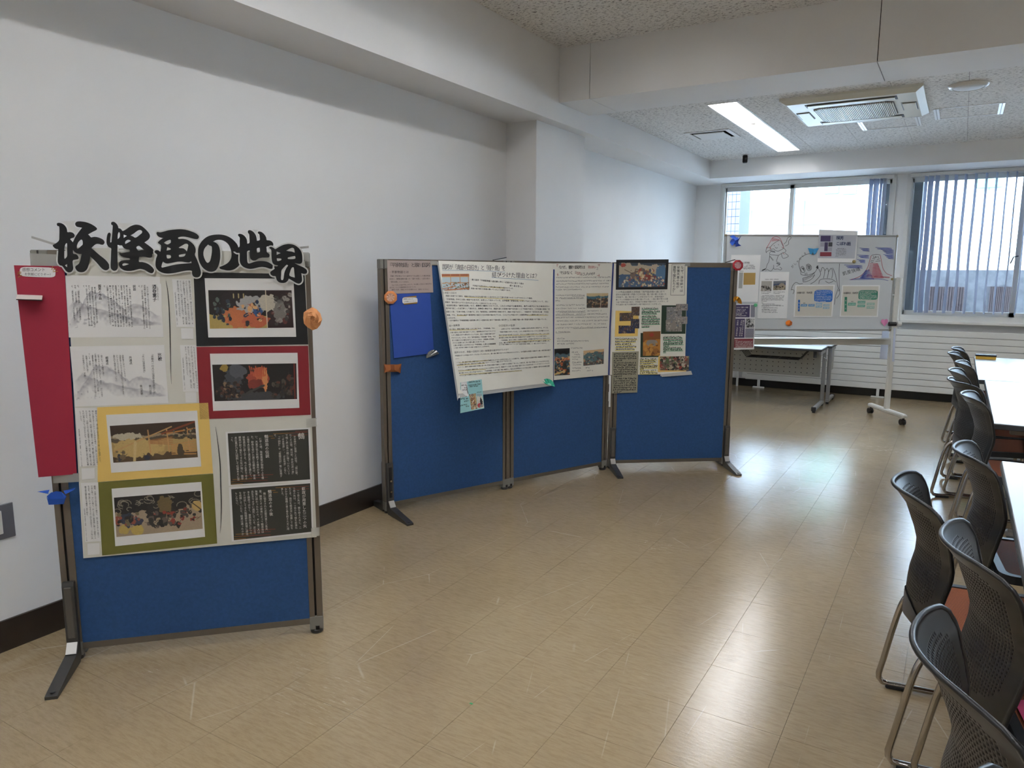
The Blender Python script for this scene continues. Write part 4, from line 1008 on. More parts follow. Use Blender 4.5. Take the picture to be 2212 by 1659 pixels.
mount([(424.4, 749.5), (665.6, 747), (671, 896), (432, 906)], M_redcard, [(453.4, 764), (642.7, 762), (646.7, 881), (460.4, 887.7)], [(458.4, 787.8), (640, 784.9), (641.8, 862), (463.4, 866.8)], a, 'dark red card mount around a dark print with an orange centre')
a = Art(186, 80, 'A48A58', 13); a.band(-.1, .32, '3A2C22', .05); a.band(.30, .40, '8E7E64', .05); a.band(.36, .46, '2E2A28', .04, .8); a.blob(.20, .32, .16, .10, 'B7AE98'); a.band(.82, 1.1, '4E3E2A', .06); a.blob(.3, .65, .3, .25, 'B49A62', .4)
for k in range(5): a.line(.44, .46+.02*k, .72, .40+.05*k, 1.4, '9A6238')
for k in range(6): a.line(.70, .62+.05*k, .98, .55+.07*k, 2.2, 'B4854E')
for x in (.44, .66, .90): a.line(x, .18, x+.01, .80, 2.6, 'B58A58')
a.line(.02, .70, .72, .12, 2.4, 'B68E5C'); a.line(.60, .30, 1, .02, 4, '7A3E24'); a.line(.66, .30, 1, .20, 3, 'B0783E'); a.line(.28, .5, .25, 1, 6, 'C0A878')
a.crowd(.72, .98, .2, .48, 26, ['8C8466', '5E5A48', '3A3A34'], (.008, .014), False); a.crowd(.05, .14, .7, .95, 10, ['2A2E3E', '4A3A30', '6A5A40']); a.crowd(.38, .44, .86, .96, 6, ['2A2E3E', '4A3A30']); a.blob(.80, .8, .04, .18, '4A4030'); a.grain()
mount([(210, 880), (449.6, 870), (460, 1022.5), (211, 1041.5)], M_yelcard, [(229, 896.3), (426, 887), (434.8, 1007.7), (240.3, 1021.4)], [(237, 920), (421, 909), (427.4, 987.6), (245, 999.7)], a, 'yellow card mount around a brown print of a timber hall')
a = Art(188, 84, '9A8A74', 14); a.band(-.1, .42, '24211F', .10); a.blob(.12, .25, .14, .25, '1E1C1C'); a.blob(.52, .42, .16, .28, '2C2826')
for k in range(26):
    cx, cy = a.R.uniform(0, 1), a.R.uniform(.02, .4); r_ = a.R.uniform(.02, .06); t0 = a.R.uniform(0, 6)
    for j in range(9):
        t_ = t0+j*.45; t2 = t_+.45; a.line(cx+r_*math.cos(t_), cy+r_*1.6*math.sin(t_), cx+r_*math.cos(t2), cy+r_*1.6*math.sin(t2), 1.1, '8E8676')
a.blob(.58, .28, .08, .22, '6A5A3A'); a.blob(.10, .84, .07, .13, 'B09A56'); a.blob(.24, .86, .08, .13, 'B59E58'); a.blob(.14, .56, .10, .14, '2C3344'); a.blob(.24, .66, .09, .10, '39394A')
a.crowd(.02, .30, .45, .75, 24, ['3A3E52', '6E6248', '241F1E', '8A4A3A']); a.crowd(.38, .74, .45, .85, 44, ['1E1C1C', '8C3A30', '9A8A70', '34302E', '5A5048']); a.crowd(.76, .99, .35, .75, 30, ['7E3028', '2A2624', '9A8A70', '44403C']); a.blob(.95, .38, .06, .14, 'B89A60', .2); a.line(.9, .3, 1, .5, 2, '2A2624'); a.grain()
mount([(212, 1042), (460.5, 1023.5), (469, 1174), (220.7, 1200)], M_olive, [(241, 1055.8), (435, 1041), (443, 1159.6), (249, 1180)], [(246, 1075), (433, 1060.4), (438, 1142), (251.7, 1160)], a, 'olive green card mount around a print with dark swirling clouds')

def brush(pts, tp, f):
    g_ = G(); stroke(g_, SP1, f(pts), 1, O+.0016, taper=tp); ptag(g_, 'brush_line', M_ink, po)
brush([(1250,95),(1278,280),(1296,600),(1303,900),(1308,1200),(1318,1370)], [.5, 1.6, 2.2, 1.8, 1.0, .4], c1)
brush([(92,130),(130,400),(152,640),(160,900),(166,1150),(160,1380),(150,1490)], [.5, 1.6, 2.2, 2.2, 2.0, 1.2, .3], c4)
FN = c4
def dark_sheet(q, qi, heads, cols, label, bars):
    s_ = sheet(po, q, SP1, O+.0018, M_paper, 'dark_text_sheet', label)
    gg = G(); gg.flat(qi, SP1, O+.0022)
    for (x0, y, x1, mi) in bars:
        p, r_ = c4(x0, y), c4(x1, y-(x1-x0)*.045); gg.flat([p, (p[0], p[1]+1.9), (r_[0], r_[1]+1.9), r_], SP1, O+.0025, mi)
    gg.build('dark_print', [M_char, M_gold, M_rust], s_, fixn=False)
    global g, OFF; g = G(); OFF = O+.0029
    for A, B, st in heads: tv(A, B, st, bold=.006)
    for A, B, st in cols: tv(A, B, st)
    ptag(g, 'lettering', M_whink, s_)
bars1 = [(830,215,1080,1),(770,245,830,1),(800,272,850,1),(1020,205,1270,2),(1060,235,1270,2),(1110,185,1270,2),(310,800,560,1),(290,828,480,1),(330,826,760,2),(290,858,440,1),(450,752,830,2),(520,780,760,2)]
dark_sheet([c4(220,197), c4(1305,140), c4(1328,830), c4(262,890)], [c4(248,215), c4(1278,160), c4(1303,803), c4(287,873)],
  [((1188,205),(1192,290),'鵺'), ((742,230),(757,528),'鵺退治の伝説')],
  [((1105,245),(1132,765),'平安時代に登場した妖怪。「頭は猿、'), ((1052,220),(1085,755),'むくろは狸、尾は蛇、手足は虎の姿」'), ((1000,222),(1032,745),'で鳴く声は鳥の鵺に似ていたという'), ((952,225),(988,755),'（『平家物語』）。『平家物語』の他に、'), ((903,235),(932,778),'『十訓抄』や『看聞日記』等に登場す'), ((853,222),(858,280),'る。'),
   ((665,270),(698,800),'仁平の頃、毎夜黒雲が御殿の上を覆'), ((612,240),(642,765),'い、天皇が怯え気絶する事件があっ'), ((560,243),(592,805),'た。勅命を受けた源三位頼政は、家来'), ((507,246),(542,790),'の猪早太広直と渡辺長七唱を連れて、'), ((453,248),(488,808),'妖怪退治に参上する。弓の名手である'), ((402,250),(437,810),'頼政が射て落ちてきた化け物に、猪早'), ((350,253),(386,818),'太広直が刀を九回刺して仕留めるに至'), ((298,258),(306,338),'った。')], 'charcoal sheet of white vertical text under the red mount', bars1)
bars2 = [(860,905,1110,1),(800,940,860,1),(830,965,890,1),(1050,895,1290,2),(1090,925,1290,2),(350,1500,600,1),(330,1530,520,1),(370,1525,800,2),(330,1560,480,1),(490,1450,860,2),(560,1475,800,2)]
dark_sheet([c4(262,905), c4(1328,832), c4(1345,1495), c4(300,1600)], [c4(292,928), c4(1303,853), c4(1325,1473), c4(327,1582)],
  [((1218,900),(1238,1425),'頼政が用意した二つの矢'), ((785,935),(806,1270),'鵺退治のその後')],
  [((1148,930),(1177,1435),'一つ目の矢は、鵺を射るために。二'), ((1097,903),(1126,1438),'つ目の矢は、一つ目の矢で鵺を射損ね'), ((1045,905),(1070,1442),'たとき、自分を鵺退治に推薦して恥を'), ((993,912),(1022,1452),'かかせた雅頼の首の骨を射るために用'), ((943,912),(953,1025),'意した。'),
   ((718,968),(747,1455),'鵺に悩まされた近衛天皇と二条天'), ((665,938),(697,1492),'皇、頼政とその家来によって鵺退治は'), ((613,942),(647,1497),'無事に終わったものの、その後二人は'), ((563,945),(597,1503),'長生きできずに病死している。武士で'), ((512,950),(546,1508),'ある頼政ではなく、霊的存在にかつて'), ((460,957),(497,1517),'から対抗してきた陰陽師や高僧に退治'), ((408,962),(442,1518),'を依頼していたら、結果は違ったのか'), ((355,968),(374,1150),'もしれない。')], 'lower charcoal sheet of white vertical text at the poster foot', bars2)
for q in ([(661, 905), (684, 903), (684.5, 921), (662, 923)], [(672, 1141), (690, 1139), (690, 1157), (673, 1160)], [(640, 545), (668, 546), (669, 565), (641, 563)]):
    sheet(po, q, SP1, O+.0034, M_tape, 'clear_tape')

# red comment sheet
SPr = SP1.up(.003)
rp = G().sheet([(30, 573), (139, 575), (166, 1024), (83, 1031)], Patch(*[onplane([q], SP1.p0+SP1.n*o_, SP1.n)[0] for q, o_ in (((30, 573), .05), ((139, 575), .006), ((166, 1024), .006), ((83, 1031), .03))]), 0, .0008, nu=4, nv=8).build('comment_sheet', M_crim, fixn=False)
tag(rp, 'long crimson comment sheet hanging past the post of the nearest panel', 'paper sheet')
SPr = SP1.up(.058)
def label_card(parent, q, surf, lines, off=.0, m=M_paper, ticks=(), tm=None):
    a_, b_, c_, d_ = [np.array(v, float) for v in q]
    L = []
    for k in range(24):
        t_ = k*math.pi*2/24; x = .5+.5*np.sign(math.cos(t_))*abs(math.cos(t_))**.35; y = .5+.5*np.sign(math.sin(t_))*abs(math.sin(t_))**.5
        L.append(a_*(1-x)*(1-y)+b_*x*(1-y)+c_*x*y+d_*(1-x)*y)
    cd = plate(surf, [L], off, .0006).build('comment_label', m, parent)
    gg = G()
    for A, B, st in lines: text(gg, surf, A, B, st, off+.0004)
    ptag(gg, 'lettering', M_ink, cd)
    return cd
SL = Patch(*[onplane([q], SP1.p0+SP1.n*o_, SP1.n)[0] for q, o_ in (((30, 573), .05), ((139, 575), .006), ((166, 1024), .006), ((83, 1031), .03))])
cd = label_card(rp, [(43, 576), (120, 578), (120, 600), (42, 597)], SL, [((48, 582.5), (98, 582.5), '感想コメント'), ((53, 592), (114, 593.5), 'お気軽にどうぞー！')], .0012)
gg = G()
for A, B in (((112, 583), (114, 575)), ((114, 584), (122, 580)), ((114, 587), (125, 586)), ((46, 587.5), (38, 588)), ((46, 590), (37, 592)), ((47, 594), (39, 599))): stroke(gg, SL, [A, B], 1.6, .0018, smooth=False)
ptag(gg, 'gold_tick', mat('gold_sticker', 'A8803A', .4, .5), cd)
# small black-backed note stuck out of the red sheet
nt_ = thing('note_card', 'small white note card with black back sticking out of the crimson sheet', 'note card', tuple(SL.px([(62, 640)], .01)[0]))
p_ = SL.px([(37, 636), (92, 638)], .003); ax = p_[1]-p_[0]; ax = ax/np.linalg.norm(ax)
for nm, m_, sh_, up_ in (('card_face', mat('note_paper', 'C9C2BC', .7), .0, .0), ('card_back', M_blackcard, .0, -.0035)):
    o1 = SL.n*.045; P = [p_[0]+np.array([0, 0, .0]), p_[1], p_[1]+o1+np.array([0, 0, -.013]), p_[0]+o1+np.array([0, 0, -.013])]
    P = [q+np.array([0, 0, up_]) for q in P]; G().prism(P, (0, 0, -.0012)).build(nm, m_, nt_)
for q in ([(64, 547), (128, 550), (130, 577), (66, 575)], [(114, 1026), (170, 1022), (171, 1041), (115, 1044)]):
    sheet(rp, q, SP1, .0085, M_tape, 'clear_tape')
# ------------------------------------------------------------------ second panel: papers
SP2 = PANELS['P2'][0]; SP3 = PANELS['P3'][0]; SP4 = PANELS['P4'][0]
d1 = crop(800, 530, 4.0218); d2 = crop(810, 540, 8.295); d3 = crop(940, 560, 8.2962); d4 = crop(970, 700, 8.2958); d5 = crop(1190, 560, 6.1444); d6 = crop(1180, 540, 4.8087)
def th(A, B, st, f, surf, off, gg, **k): text(gg, surf, f(*A), f(*B), st, off, **k)
mv = G().sheet([(836, 562), (932.4, 563.5), (936, 631.6), (838.3, 635)], SP2, .004, .0008).build('intro_sheet', mat('paper_mauve', 'B3A39C', .8), fixn=False)
tag(mv, 'mauve sheet of handwriting taped at the top corner of the panel beside the long wall', 'paper sheet')
gg = G()
th((228, 268), (995, 268), '『平家物語』と歌川国芳', d2, SP2, .0046, gg, size=10.5); th((245, 395), (605, 395), '・平家物語とは', d2, SP2, .0046, gg)
for A, B, st in (((275,468),(1020,462),'平家一門が栄えてから滅びまでを主題にした軍記物語。'), ((258,520),(990,512),'大きく、琵琶法師が語った「語り本系」と読み物の'), ((262,572),(630,572),'「読み本系」の二つがある。'), ((285,632),(1020,605),'「おごるものは必ず久しからず」今は無いが栄える者を例え'), ((262,675),(755,660),'変える」という仏教思想が流されている。'), ((300,712),(990,705),'後世の文学、芸能に大きな影響を与え、題材にもされた。')): th(A, B, st, d2, SP2, .0046, gg)
ptag(gg, 'lettering', M_pen, mv)
bs = G().sheet([(841, 635), (929.3, 633), (937.5, 762.5), (851, 773.7)], SP2, .003, .0008).build('comment_sheet', mat('paper_royal_blue', '24479A', .75), fixn=False)
tag(bs, 'plain royal blue comment sheet below the mauve sheet', 'paper sheet')
cd = label_card(bs, [d2(490,850), d2(760,850), d2(765,958), d2(492,965)], SP2, [(d2(510,880), d2(690,876), '感想コメント'), (d2(520,930), d2(750,915), 'お気軽にどうぞー！')], .0048)
gg = G(); gg.flat([d2(510,845), d2(740,820), d2(745,846), d2(510,868)], SP2, .0044); gg.flat([d2(515,960), d2(755,935), d2(758,958), d2(518,982)], SP2, .0053)
ptag(gg, 'gold_tape', mat('gold_sticker', 'A8803A', .4, .5), cd)
sheet(mv, [(930, 563), (946, 564), (946.5, 572), (930.5, 571.5)], SP2, .0055, M_tape, 'clear_tape')

# big handwritten poster: held at the top, its foot swings off the panels
A2, D2, N2 = PANELS['P2'][1:4]; A3, D3, N3 = PANELS['P3'][1:4]
tl = SP2.px([(947, 563)], .006)[0]; bl = onplane([(990, 851)], tl, D2)[0]
tr = SP3.px([(1194, 569)], .006)[0]; br = onplane([(1195, 826)], tr, D3)[0]
HB = Patch(tl, tr, br, bl)
hb = G().sheet([(947, 563), (1194, 569), (1195, 826), (990, 851)], HB, 0, .0008, nu=10, nv=10).build('handwritten_poster', M_cream, smooth=False, fixn=False)
tag(hb, 'large cream poster of dense handwriting bridging two panels, its foot swung outward', 'poster')
gg = G(); lw = .0006
th((130,135), (1255,160), '国芳が「清盛の日招き」と「経ヶ島」を', d3, HB, lw, gg, size=12.5, squeeze=.72); th((1015,275), (1870,300), '結びつけた理由とは？', d3, HB, lw, gg, size=13, squeeze=.8)
L3 = [((620,362),(1590,440),'・歌川国芳『平相国清盛入道兵庫の海に一切経を石に彫りて埋め'), ((1335,470),(1580,495),'経ヶ島を築く』'), ((670,472),(1420,525),'平清盛が太陽を向かって扇を掲げる様子が描かれている。'), ((640,522),(1370,560),'清盛の後ろ側の人物達は驚いているような様子である。'),
 ((185,655),(1765,700),'清盛の主導する工事中、清盛が沈みかける日を扇で招くと日がまた上りて事を完遂させることができたという逸話。'), ((180,715),(2030,760),'『平家物語』作中には無い場面ではあるが、伝承として伝わっている。古浄瑠璃『緩急往生』においてはこの伝承について、何に'), ((175,768),(1130,800),'清盛が「扇を招き上げると日が三尺上った」と言われているとする。'),
 ((200,828),(2050,845),'安田孝次案は『厳島日招祭』など、歌舞伎の題材にされている。これらの作品では厳島神社、音戸の瀬戸などを広島県呉市の'), ((190,880),(2055,895),'音戸島で起こった出来事として描かれる。歌舞伎の舞台では、清盛を演じる役者が扇で日を招くことで有名である。二代目歌川豊国『安'), ((195,940),(2030,945),'芸国三ヶ浦」『日本大将鑑』にも描ける。また『暁斎百狂』は暁斎特有の神秘の中で、清盛の作品ではなく、「河鍋年中『武将名見立鑑　平相国'), ((205,1000),(2030,995),'清盛」でも、海の中の島居や厳島神社の設立となる内容が描かれている。このように作品の多くは厳島神社との要素を持たせているこ'), ((215,1055),(390,1050),'とがわかる。'), ((240,1100),(2020,1075),'一方で国芳は「平相国清盛入道兵庫の海に一切経を石に彫りて埋め経ヶ島を築く」との題名で経ヶ島の築造を関連させて描いている。'),
 ((255,1255),(1090,1235),'経ヶ島は、清盛が福原に築造した人工島である。『平家物語』では、'), ((265,1315),(1085,1285),'工事の途中に大風で島が崩れてしまい、陰陽師は人柱を立てるように'), ((285,1360),(1080,1335),'しかし清盛は人柱を罪な行いとして止め、石に一切経を書き人柱'), ((290,1410),(1080,1385),'代わりにした」とする。また『源平盛衰記』や幸若舞『築島』では'), ((300,1455),(1080,1430),'怒りを鎮めるため童を人柱にしたとしており、浄瑠璃の築島物、'), ((310,1500),(915,1475),'さらに出演には二人の姿も演じられている。'), ((325,1545),(1085,1515),'三部の時間を二人が行からは『平家物語』に準じた物語展開'), ((330,1590),(990,1560),'これ経ヶ島築造と清盛のその横には描かれることが分かる。'),
 ((1180,1250),(2045,1225),'上記のような「日招き長者」の話型の伝承は各地に存在する。多くは、'), ((1140,1305),(2060,1278),'「長者が田植えを行っていた、しかし作業が終わらないうちに日が暮れたため、'), ((1140,1360),(2045,1330),'沈む夕日を扇で招き返した上がり、そのことで田植えを済ませた」があ、しかし日を'), ((1140,1408),(2020,1375),'招き返した為に神の罰を受け長者はやがて没落をする」という形である。'), ((1170,1455),(2060,1415),'『平家物語』本文には無い「日招きの伝承」が清盛に結び付けられて発生したこ'), ((1140,1500),(2075,1460),'とは、権力を持ち太陽さえ従える清盛が子孫もろとも滅亡し没落した、'), ((1140,1530),(2015,1505),'という話の筆頭のストーリーが「日招き長者の話型」と一致したからであろう。')]
for A, B, st in L3: th(A, B, st, d3, HB, lw, gg, squeeze=.95, bold=.012)
th((130,600), (385,605), '①清盛の日招き', d3, HB, lw, gg); th((245,1195), (440,1180), '経ヶ島築造', d3, HB, lw, gg); th((1135,1190), (1430,1185), '③日招きの伝承', d3, HB, lw, gg)
L4 = [((105,570),(1820,465),'平相国は多くの作品のモチーフとなっているものの、経ヶ島に関係付けられる例はほとんどない。なぜ国芳は清盛の日招きと経ヶ島築造を結び'), ((115,625),(195,615),'だろう。'), ((130,690),(1805,580),'一つに、扇の実寸で招く清盛ではこのに人物比が強調されより多い日招き沙汰したことを挙げる。清盛の日招きは当時多数の歌舞伎の題材とも'), ((135,730),(1145,655),'いは清盛が扇を招く姿がまずは経ヶ島のモチーフとして選んだのではないか。'), ((160,775),(1810,660),'もう一つ、国芳の理想な風刺で同様に経ヶ島の築造を清盛の功績という想像さも意思が「あった」と考える。経ヶ島の築造によってなされたのは、'), ((165,835),(1800,700),'もちろんこの日本武の横笛を持っていたようなことが多かったので、清盛がやった経ヶ島は事実の実行であった伝承を招いていけされていったとも'), ((175,880),(1800,750),'後の扱いから二世の作品ではない。『平家物語』の中で経ヶ島に着目し、名もなき犠牲の一つである者への鎮魂の意を込め祈る姿'), ((180,925),(1330,830),'それらに対する想像力であるこなかった清盛の実情とつながることでこのように込めたのではないか。')]
for A, B, st in L4: th(A, B, st, d4, HB, lw, gg, squeeze=.95, bold=.012)
th((95,510), (1085,455), '国芳はなぜ、清盛の日招きと経ヶ島築造を結び付けたのか？', d4, HB, lw, gg)
ptag(gg, 'lettering', M_pen, hb)
gg = G()
stroke(gg, HB, d3([(130,200),(500,200),(900,210),(1255,232)]), .8, .0005); stroke(gg, HB, d3([(1015,330),(1400,350),(1850,378)]), .8, .0005)
ptag(gg, 'blue_underline', M_blueline, hb)
gg = G()
for P_ in ([(530,680),(1100,705),(1590,735)], [(800,492),(1010,505)], [(1010,505),(1230,518)], [(390,1012),(560,1012)], [(1640,1005),(2025,1005)], [(255,1275),(760,1262)], [(1140,1378),(2040,1345)], [(1300,1480),(2075,1440)]): stroke(gg, HB, d3(P_), 1.0, .0004, smooth=len(P_) > 2)
for P_ in ([(180,695),(700,650)], [(140,745),(640,705)], [(170,845),(660,810)], [(200,905),(1300,835)]): stroke(gg, HB, d4(P_), 1.0, .0004, smooth=False)
ptag(gg, 'yellow_underline', M_yelline, hb)
a = Art(60, 36, 'B5C6CC', 21); a.band(-.1, .16, '9A5A3A', .02); a.band(.14, .2, 'C99A6A', .01); a.band(.52, .58, 'B98A60', .02)
for x in (.32, .66, .97): a.line(x, 0, x, 1, 1.4, 'B8875A')
a.crowd(.45, .98, .5, .95, 50, ['4E5A50', '3A4238', '7A7A60', '8A5A3A']); a.crowd(.05, .45, .62, .98, 18, ['8CA8B0', 'B07A50', '4E5A5A']); a.line(.0, .9, .5, .75, 2, 'B0703E'); a.line(.1, .98, 1, .9, 2.5, 'A8663A')
picture(a, d3([(115,265),(608,262),(615,550),(133,562)]), HB, .0006, 'printed_picture', hb, 'small pasted print of a red-beamed hall by the water')
sheet(hb, [(992, 850), (1195, 825.5), (1195, 833), (994, 859)], HB, -.001, M_lamin, 'film_edge'); sheet(hb, [(945, 566), (951, 566), (993, 850), (989, 866)], HB, -.003, M_lamin, 'film_edge')
# leaflet pinned to the poster foot
lp = Plane(HB.px([(1000, 840)], .004)[0], HB.n*.6+N2*.4)
lf = G().sheet([(995, 826.5), (1040.5, 819.5), (1046, 882), (994.5, 892.5)], lp, 0, .002).build('leaflet', mat('paper_aqua', '9CD0D2', .7), fixn=False)
tag(lf, 'pale aqua leaflet hanging from the foot of the cream poster', 'leaflet')
gg = G(); gg.flat(d4([(215,1045),(320,1030),(350,1290),(165,1330),(160,1215),(215,1210)]), lp, .0004); ptag(gg, 'white_patch', M_paper, lf)
a = Art(26, 34, 'B49A74', 22); a.crowd(0, 1, 0, 1, 70, ['8A6A3A', 'C9A86A', '5A3A30', 'D8CDB8', '8A3A34', '3A3430'], (.03, .09)); picture(a, d4([(358,1262),(480,1240),(508,1515),(402,1540)]), lp, .0006, 'printed_picture', lf)
a = Art(20, 32, 'D8D4C8', 23); a.band(-.1, .2, '9DB4BC', .05); a.blob(.7, .6, .2, .3, '1E1C20'); a.blob(.3, .8, .3, .14, 'A8323A'); a.blob(.6, .85, .3, .1, '8A8278'); a.crowd(0, 1, .4, 1, 12, ['1E1C20', 'A8323A', 'D8D4C8']); picture(a, d4([(495,1245),(585,1245),(628,1500),(512,1512)]), lp, .0006, 'printed_picture', lf)
gg = G()
for k, (A, B, h_) in enumerate((((345,1040),(560,1030),3.6), ((350,1100),(565,1072),2.6), ((360,1125),(520,1108),2), ((222,1100),(320,1090),2.2), ((270,1140),(340,1160),2.4), ((240,1180),(335,1180),2.4), ((310,1100),(345,1260),2.2), ((215,1300),(325,1290),2.4), ((185,1350),(360,1330),3.4), ((270,1385),(365,1370),3), ((195,1465),(330,1435),3.2), ((300,1480),(380,1465),3), ((500,1225),(580,1215),1.4))): scribble(gg, lp, d4(*A), d4(*B), h_, .0008, 50+k, w=.7)
ptag(gg, 'lettering', M_pen, lf)

# blue-edged sheet on the third panel
wq = [(1194, 569), (1324, 568), (1316, 810), (1196.5, 821)]
ws = G().sheet(wq, SP3, .008, .0008, nu=3, nv=3).build('handwritten_sheet', M_cream, fixn=False)
tag(ws, 'cream handwritten sheet edged with two dark blue tapes', 'poster')
gg = G(); gg.flat(d5([(30,135),(50,135),(45,700),(38,1605),(22,1600),(18,700)]), SP3, .0086); gg.flat(d5([(818,50),(838,52),(795,900),(780,1540),(758,1535),(775,900)]), SP3, .0086)
ptag(gg, 'blue_tape', mat('tape_navy', '2A3A7E', .5), ws)
gg = G()
th((105,105), (455,105), 'なぜ、歌川国芳は', d5, SP3, .0088, gg, size=8, bold=.008); th((115,180), (295,178), 'ではなく', d5, SP3, .0088, gg, size=8, bold=.008); th((405,198), (605,190), 'にしたのか？', d5, SP3, .0088, gg, size=7.4, bold=.008); th((300,180), (330,180), '『', d5, SP3, .0088, gg, size=8); th((392,200), (412,200), '』', d5, SP3, .0088, gg, size=6); th((480,105), (500,105), '『', d5, SP3, .0088, gg, size=8); th((620,115), (640,115), '』', d5, SP3, .0088, gg, size=8)
ptag(gg, 'title_lettering', M_ink, ws)
gg = G(); th((500,105), (620,105), '那須与一', d5, SP3, .0088, gg, size=6.5); th((330,185), (392,188), '弓流', d5, SP3, .0088, gg, size=7)
for P_ in ([(75,70),(100,70)], [(82,68),(82,100)], [(622,75),(655,72)], [(640,65),(640,95)], [(80,205),(105,210)], [(90,185),(90,222)], [(612,215),(648,222)], [(640,195),(640,228)]): stroke(gg, SP3, d5(P_), .8, .0088, smooth=False)
ptag(gg, 'red_lettering', M_redpen, ws)
gg = G(); sd = 100
for y, x0, x1 in ((245,70,795), (292,70,800), (330,70,780), (372,65,775), (405,65,420), (480,65,450), (515,65,440), (550,65,130), (610,65,445), (655,65,455), (695,65,460), (733,65,760), (775,65,765), (820,65,760), (865,65,725), (912,65,745), (965,65,265), (1055,75,195), (1088,85,505), (1122,85,320), (1180,275,420), (1235,280,355), (1265,280,390), (1298,280,400), (1330,285,360), (1365,285,410), (1400,290,410), (1445,285,400), (1480,280,390), (1440,465,525), (1480,475,570), (685,485,670)):
    sd += 1; scribble(gg, SP3, d5(x0, y), d5(x1, y-(x1-x0)*.012), 3.0, .0088, sd, w=.42)
ptag(gg, 'lettering', M_inkg, ws)
gg = G()
for P_ in ([(280,492),(450,490)], [(135,525),(440,522)], [(115,705),(460,705)], [(65,745),(455,745)], [(300,922),(745,905)], [(65,980),(262,970)], [(285,1380),(410,1368)]): stroke(gg, SP3, d5(P_), .5, .0088, smooth=False)
ptag(gg, 'underline', M_pen, ws)
a = Art(46, 31, '3A332E', 24); a.band(-.1, .24, 'C4AE84', .03); a.band(.22, .38, '3E6470', .06); a.crowd(0, 1, .35, 1, 90, ['2A2624', '8A6A48', '5A3A30', 'B89A70', '4A4A44'], (.015, .04)); a.vband(.30, .315, 'C9BFA8'); a.vband(.65, .665, 'C9BFA8')
picture(a, d5([(475,452),(762,450),(755,643),(475,645)]), SP3, .0088, 'printed_picture', ws, 'pasted print of a crowded shore')
a = Art(34, 56, '2E3434', 25); a.band(-.1, .18, '1C1C1E', .05); a.band(.18, .5, '46606A', .15); a.blob(.5, .40, .45, .07, 'A8603A'); a.crowd(0, 1, .3, 1, 70, ['2A2624', 'A8582E', 'C0A070', '3E5A66', '1C1A1A'], (.03, .09)); a.line(.05, .95, .5, .88, 3, 'C4A868')
picture(a, d5([(45,1190),(250,1180),(252,1535),(48,1545)]), SP3, .0088, 'printed_picture', ws, 'pasted dark print of waves and orange boats')
a = Art(44, 36, '4A4A44', 26); a.band(-.1, .2, 'C8A880', .04); a.band(.2, .8, '4A6468', .1); a.crowd(0, 1, .15, 1, 80, ['5A3A34', '2E3034', 'B8A080', '4E6A72', '8A4A38'], (.015, .05))
picture(a, d5([(432,1215),(705,1190),(700,1388),(430,1415)]), SP3, .0088, 'printed_picture', ws, 'pasted print of horsemen in blue water')
hs = thing('white_strip', 'thin white strip hanging in the gap between the last two panels', 'paper strip', tuple(SP3.px([(1316, 900)], .004)[0]))
G().sheet([(1316.5, 811), (1320, 811), (1318.5, 879), (1315, 879)], SP3, .012, .001).build('strip', M_paper, hs, fixn=False)

# fourth panel: collage poster
xq = [(1323.5, 569), (1485, 570), (1479.4, 808), (1316, 810)]
xs_ = G().sheet(xq, SP4, .003, .0008, nu=3, nv=3).build('collage_poster', M_cream, fixn=False)
tag(xs_, 'cream poster collaged with small prints and marked handwriting on the end panel', 'poster')
gg = G()
for P_ in ([(1305,150),(1442,155)], [(1305,150),(1292,470)], [(1292,470),(1435,470)], [(1442,155),(1435,470)]): stroke(gg, SP4, d6(P_), .7, .004, smooth=False)
for A, B, st in (((1413,165),(1403,440),'なぜ、浮世絵では'), ((1373,165),(1365,400),'安徳天皇の船が'), ((1333,165),(1325,450),'唐船で描かれたのか？')): text(gg, SP4, d6(*A), d6(*B), st, .004, vertical=True, size=6.6, bold=.01)
for A, B, st in (((722,437),(1232,433),'この作品は国芳の浮世絵『長門国赤間の浦に於て'), ((722,464),(1250,458),'源平大合戦平家一門悉く亡びる図』壇ノ浦の戦いを描いた'), ((722,490),(1222,484),'浮世絵で、壇ノ浦の名シーンが記されている。安徳天皇が'), ((722,517),(1265,507),'乗っている戦艦が分かる様に描いている、一般の乗り物とは違'), ((722,543),(1268,533),'う船で安徳天皇の船は、浮世絵では唐船で描かれることが多い。が'), ((722,568),(1210,560),'それ以前の絵では唐船以外の船で描かれることがあった。')): th(A, B, st, d6, SP4, .004, gg)
ptag(gg, 'lettering', M_ink, xs_)
def cardmount(q, m_, nm, lb=None, off=.0045): return sheet(xs_, d6(q), SP4, off, m_, nm, lb)
def smallpic(par, q, bgc, cols, seed, n=60, off=.0056, bands=()):
    p0_, p1_, p2_, p3_ = [np.array(v) for v in d6(q)]; a = Art(max(12, np.linalg.norm(p1_-p0_)), max(12, np.linalg.norm(p3_-p0_)), bgc, seed)
    for b_ in bands: a.band(*b_)
    a.crowd(0, 1, 0, 1, n, cols, (.02, .06)); return picture(a, d6(q), SP4, off, 'printed_picture', par)
bc = sheet(xs_, d6([(727,102),(1272,97),(1258,408),(722,413)]), SP4, .006, M_blackcard, 'mount_card', 'black card mount standing above the panel edge')
a = Art(104, 54, '5C7288', 31); a.band(-.1, .10, '3A4450', .03); a.band(.08, .5, 'A89C88', .12); a.band(.46, 1.1, '3C5570', .1); a.blob(.5, .5, .26, .26, '6A5A50'); a.blob(.62, .62, .2, .12, '7A3028'); a.blob(.80, .22, .14, .16, 'B0A08C'); a.blob(.92, .4, .12, .3, '4A6A88')
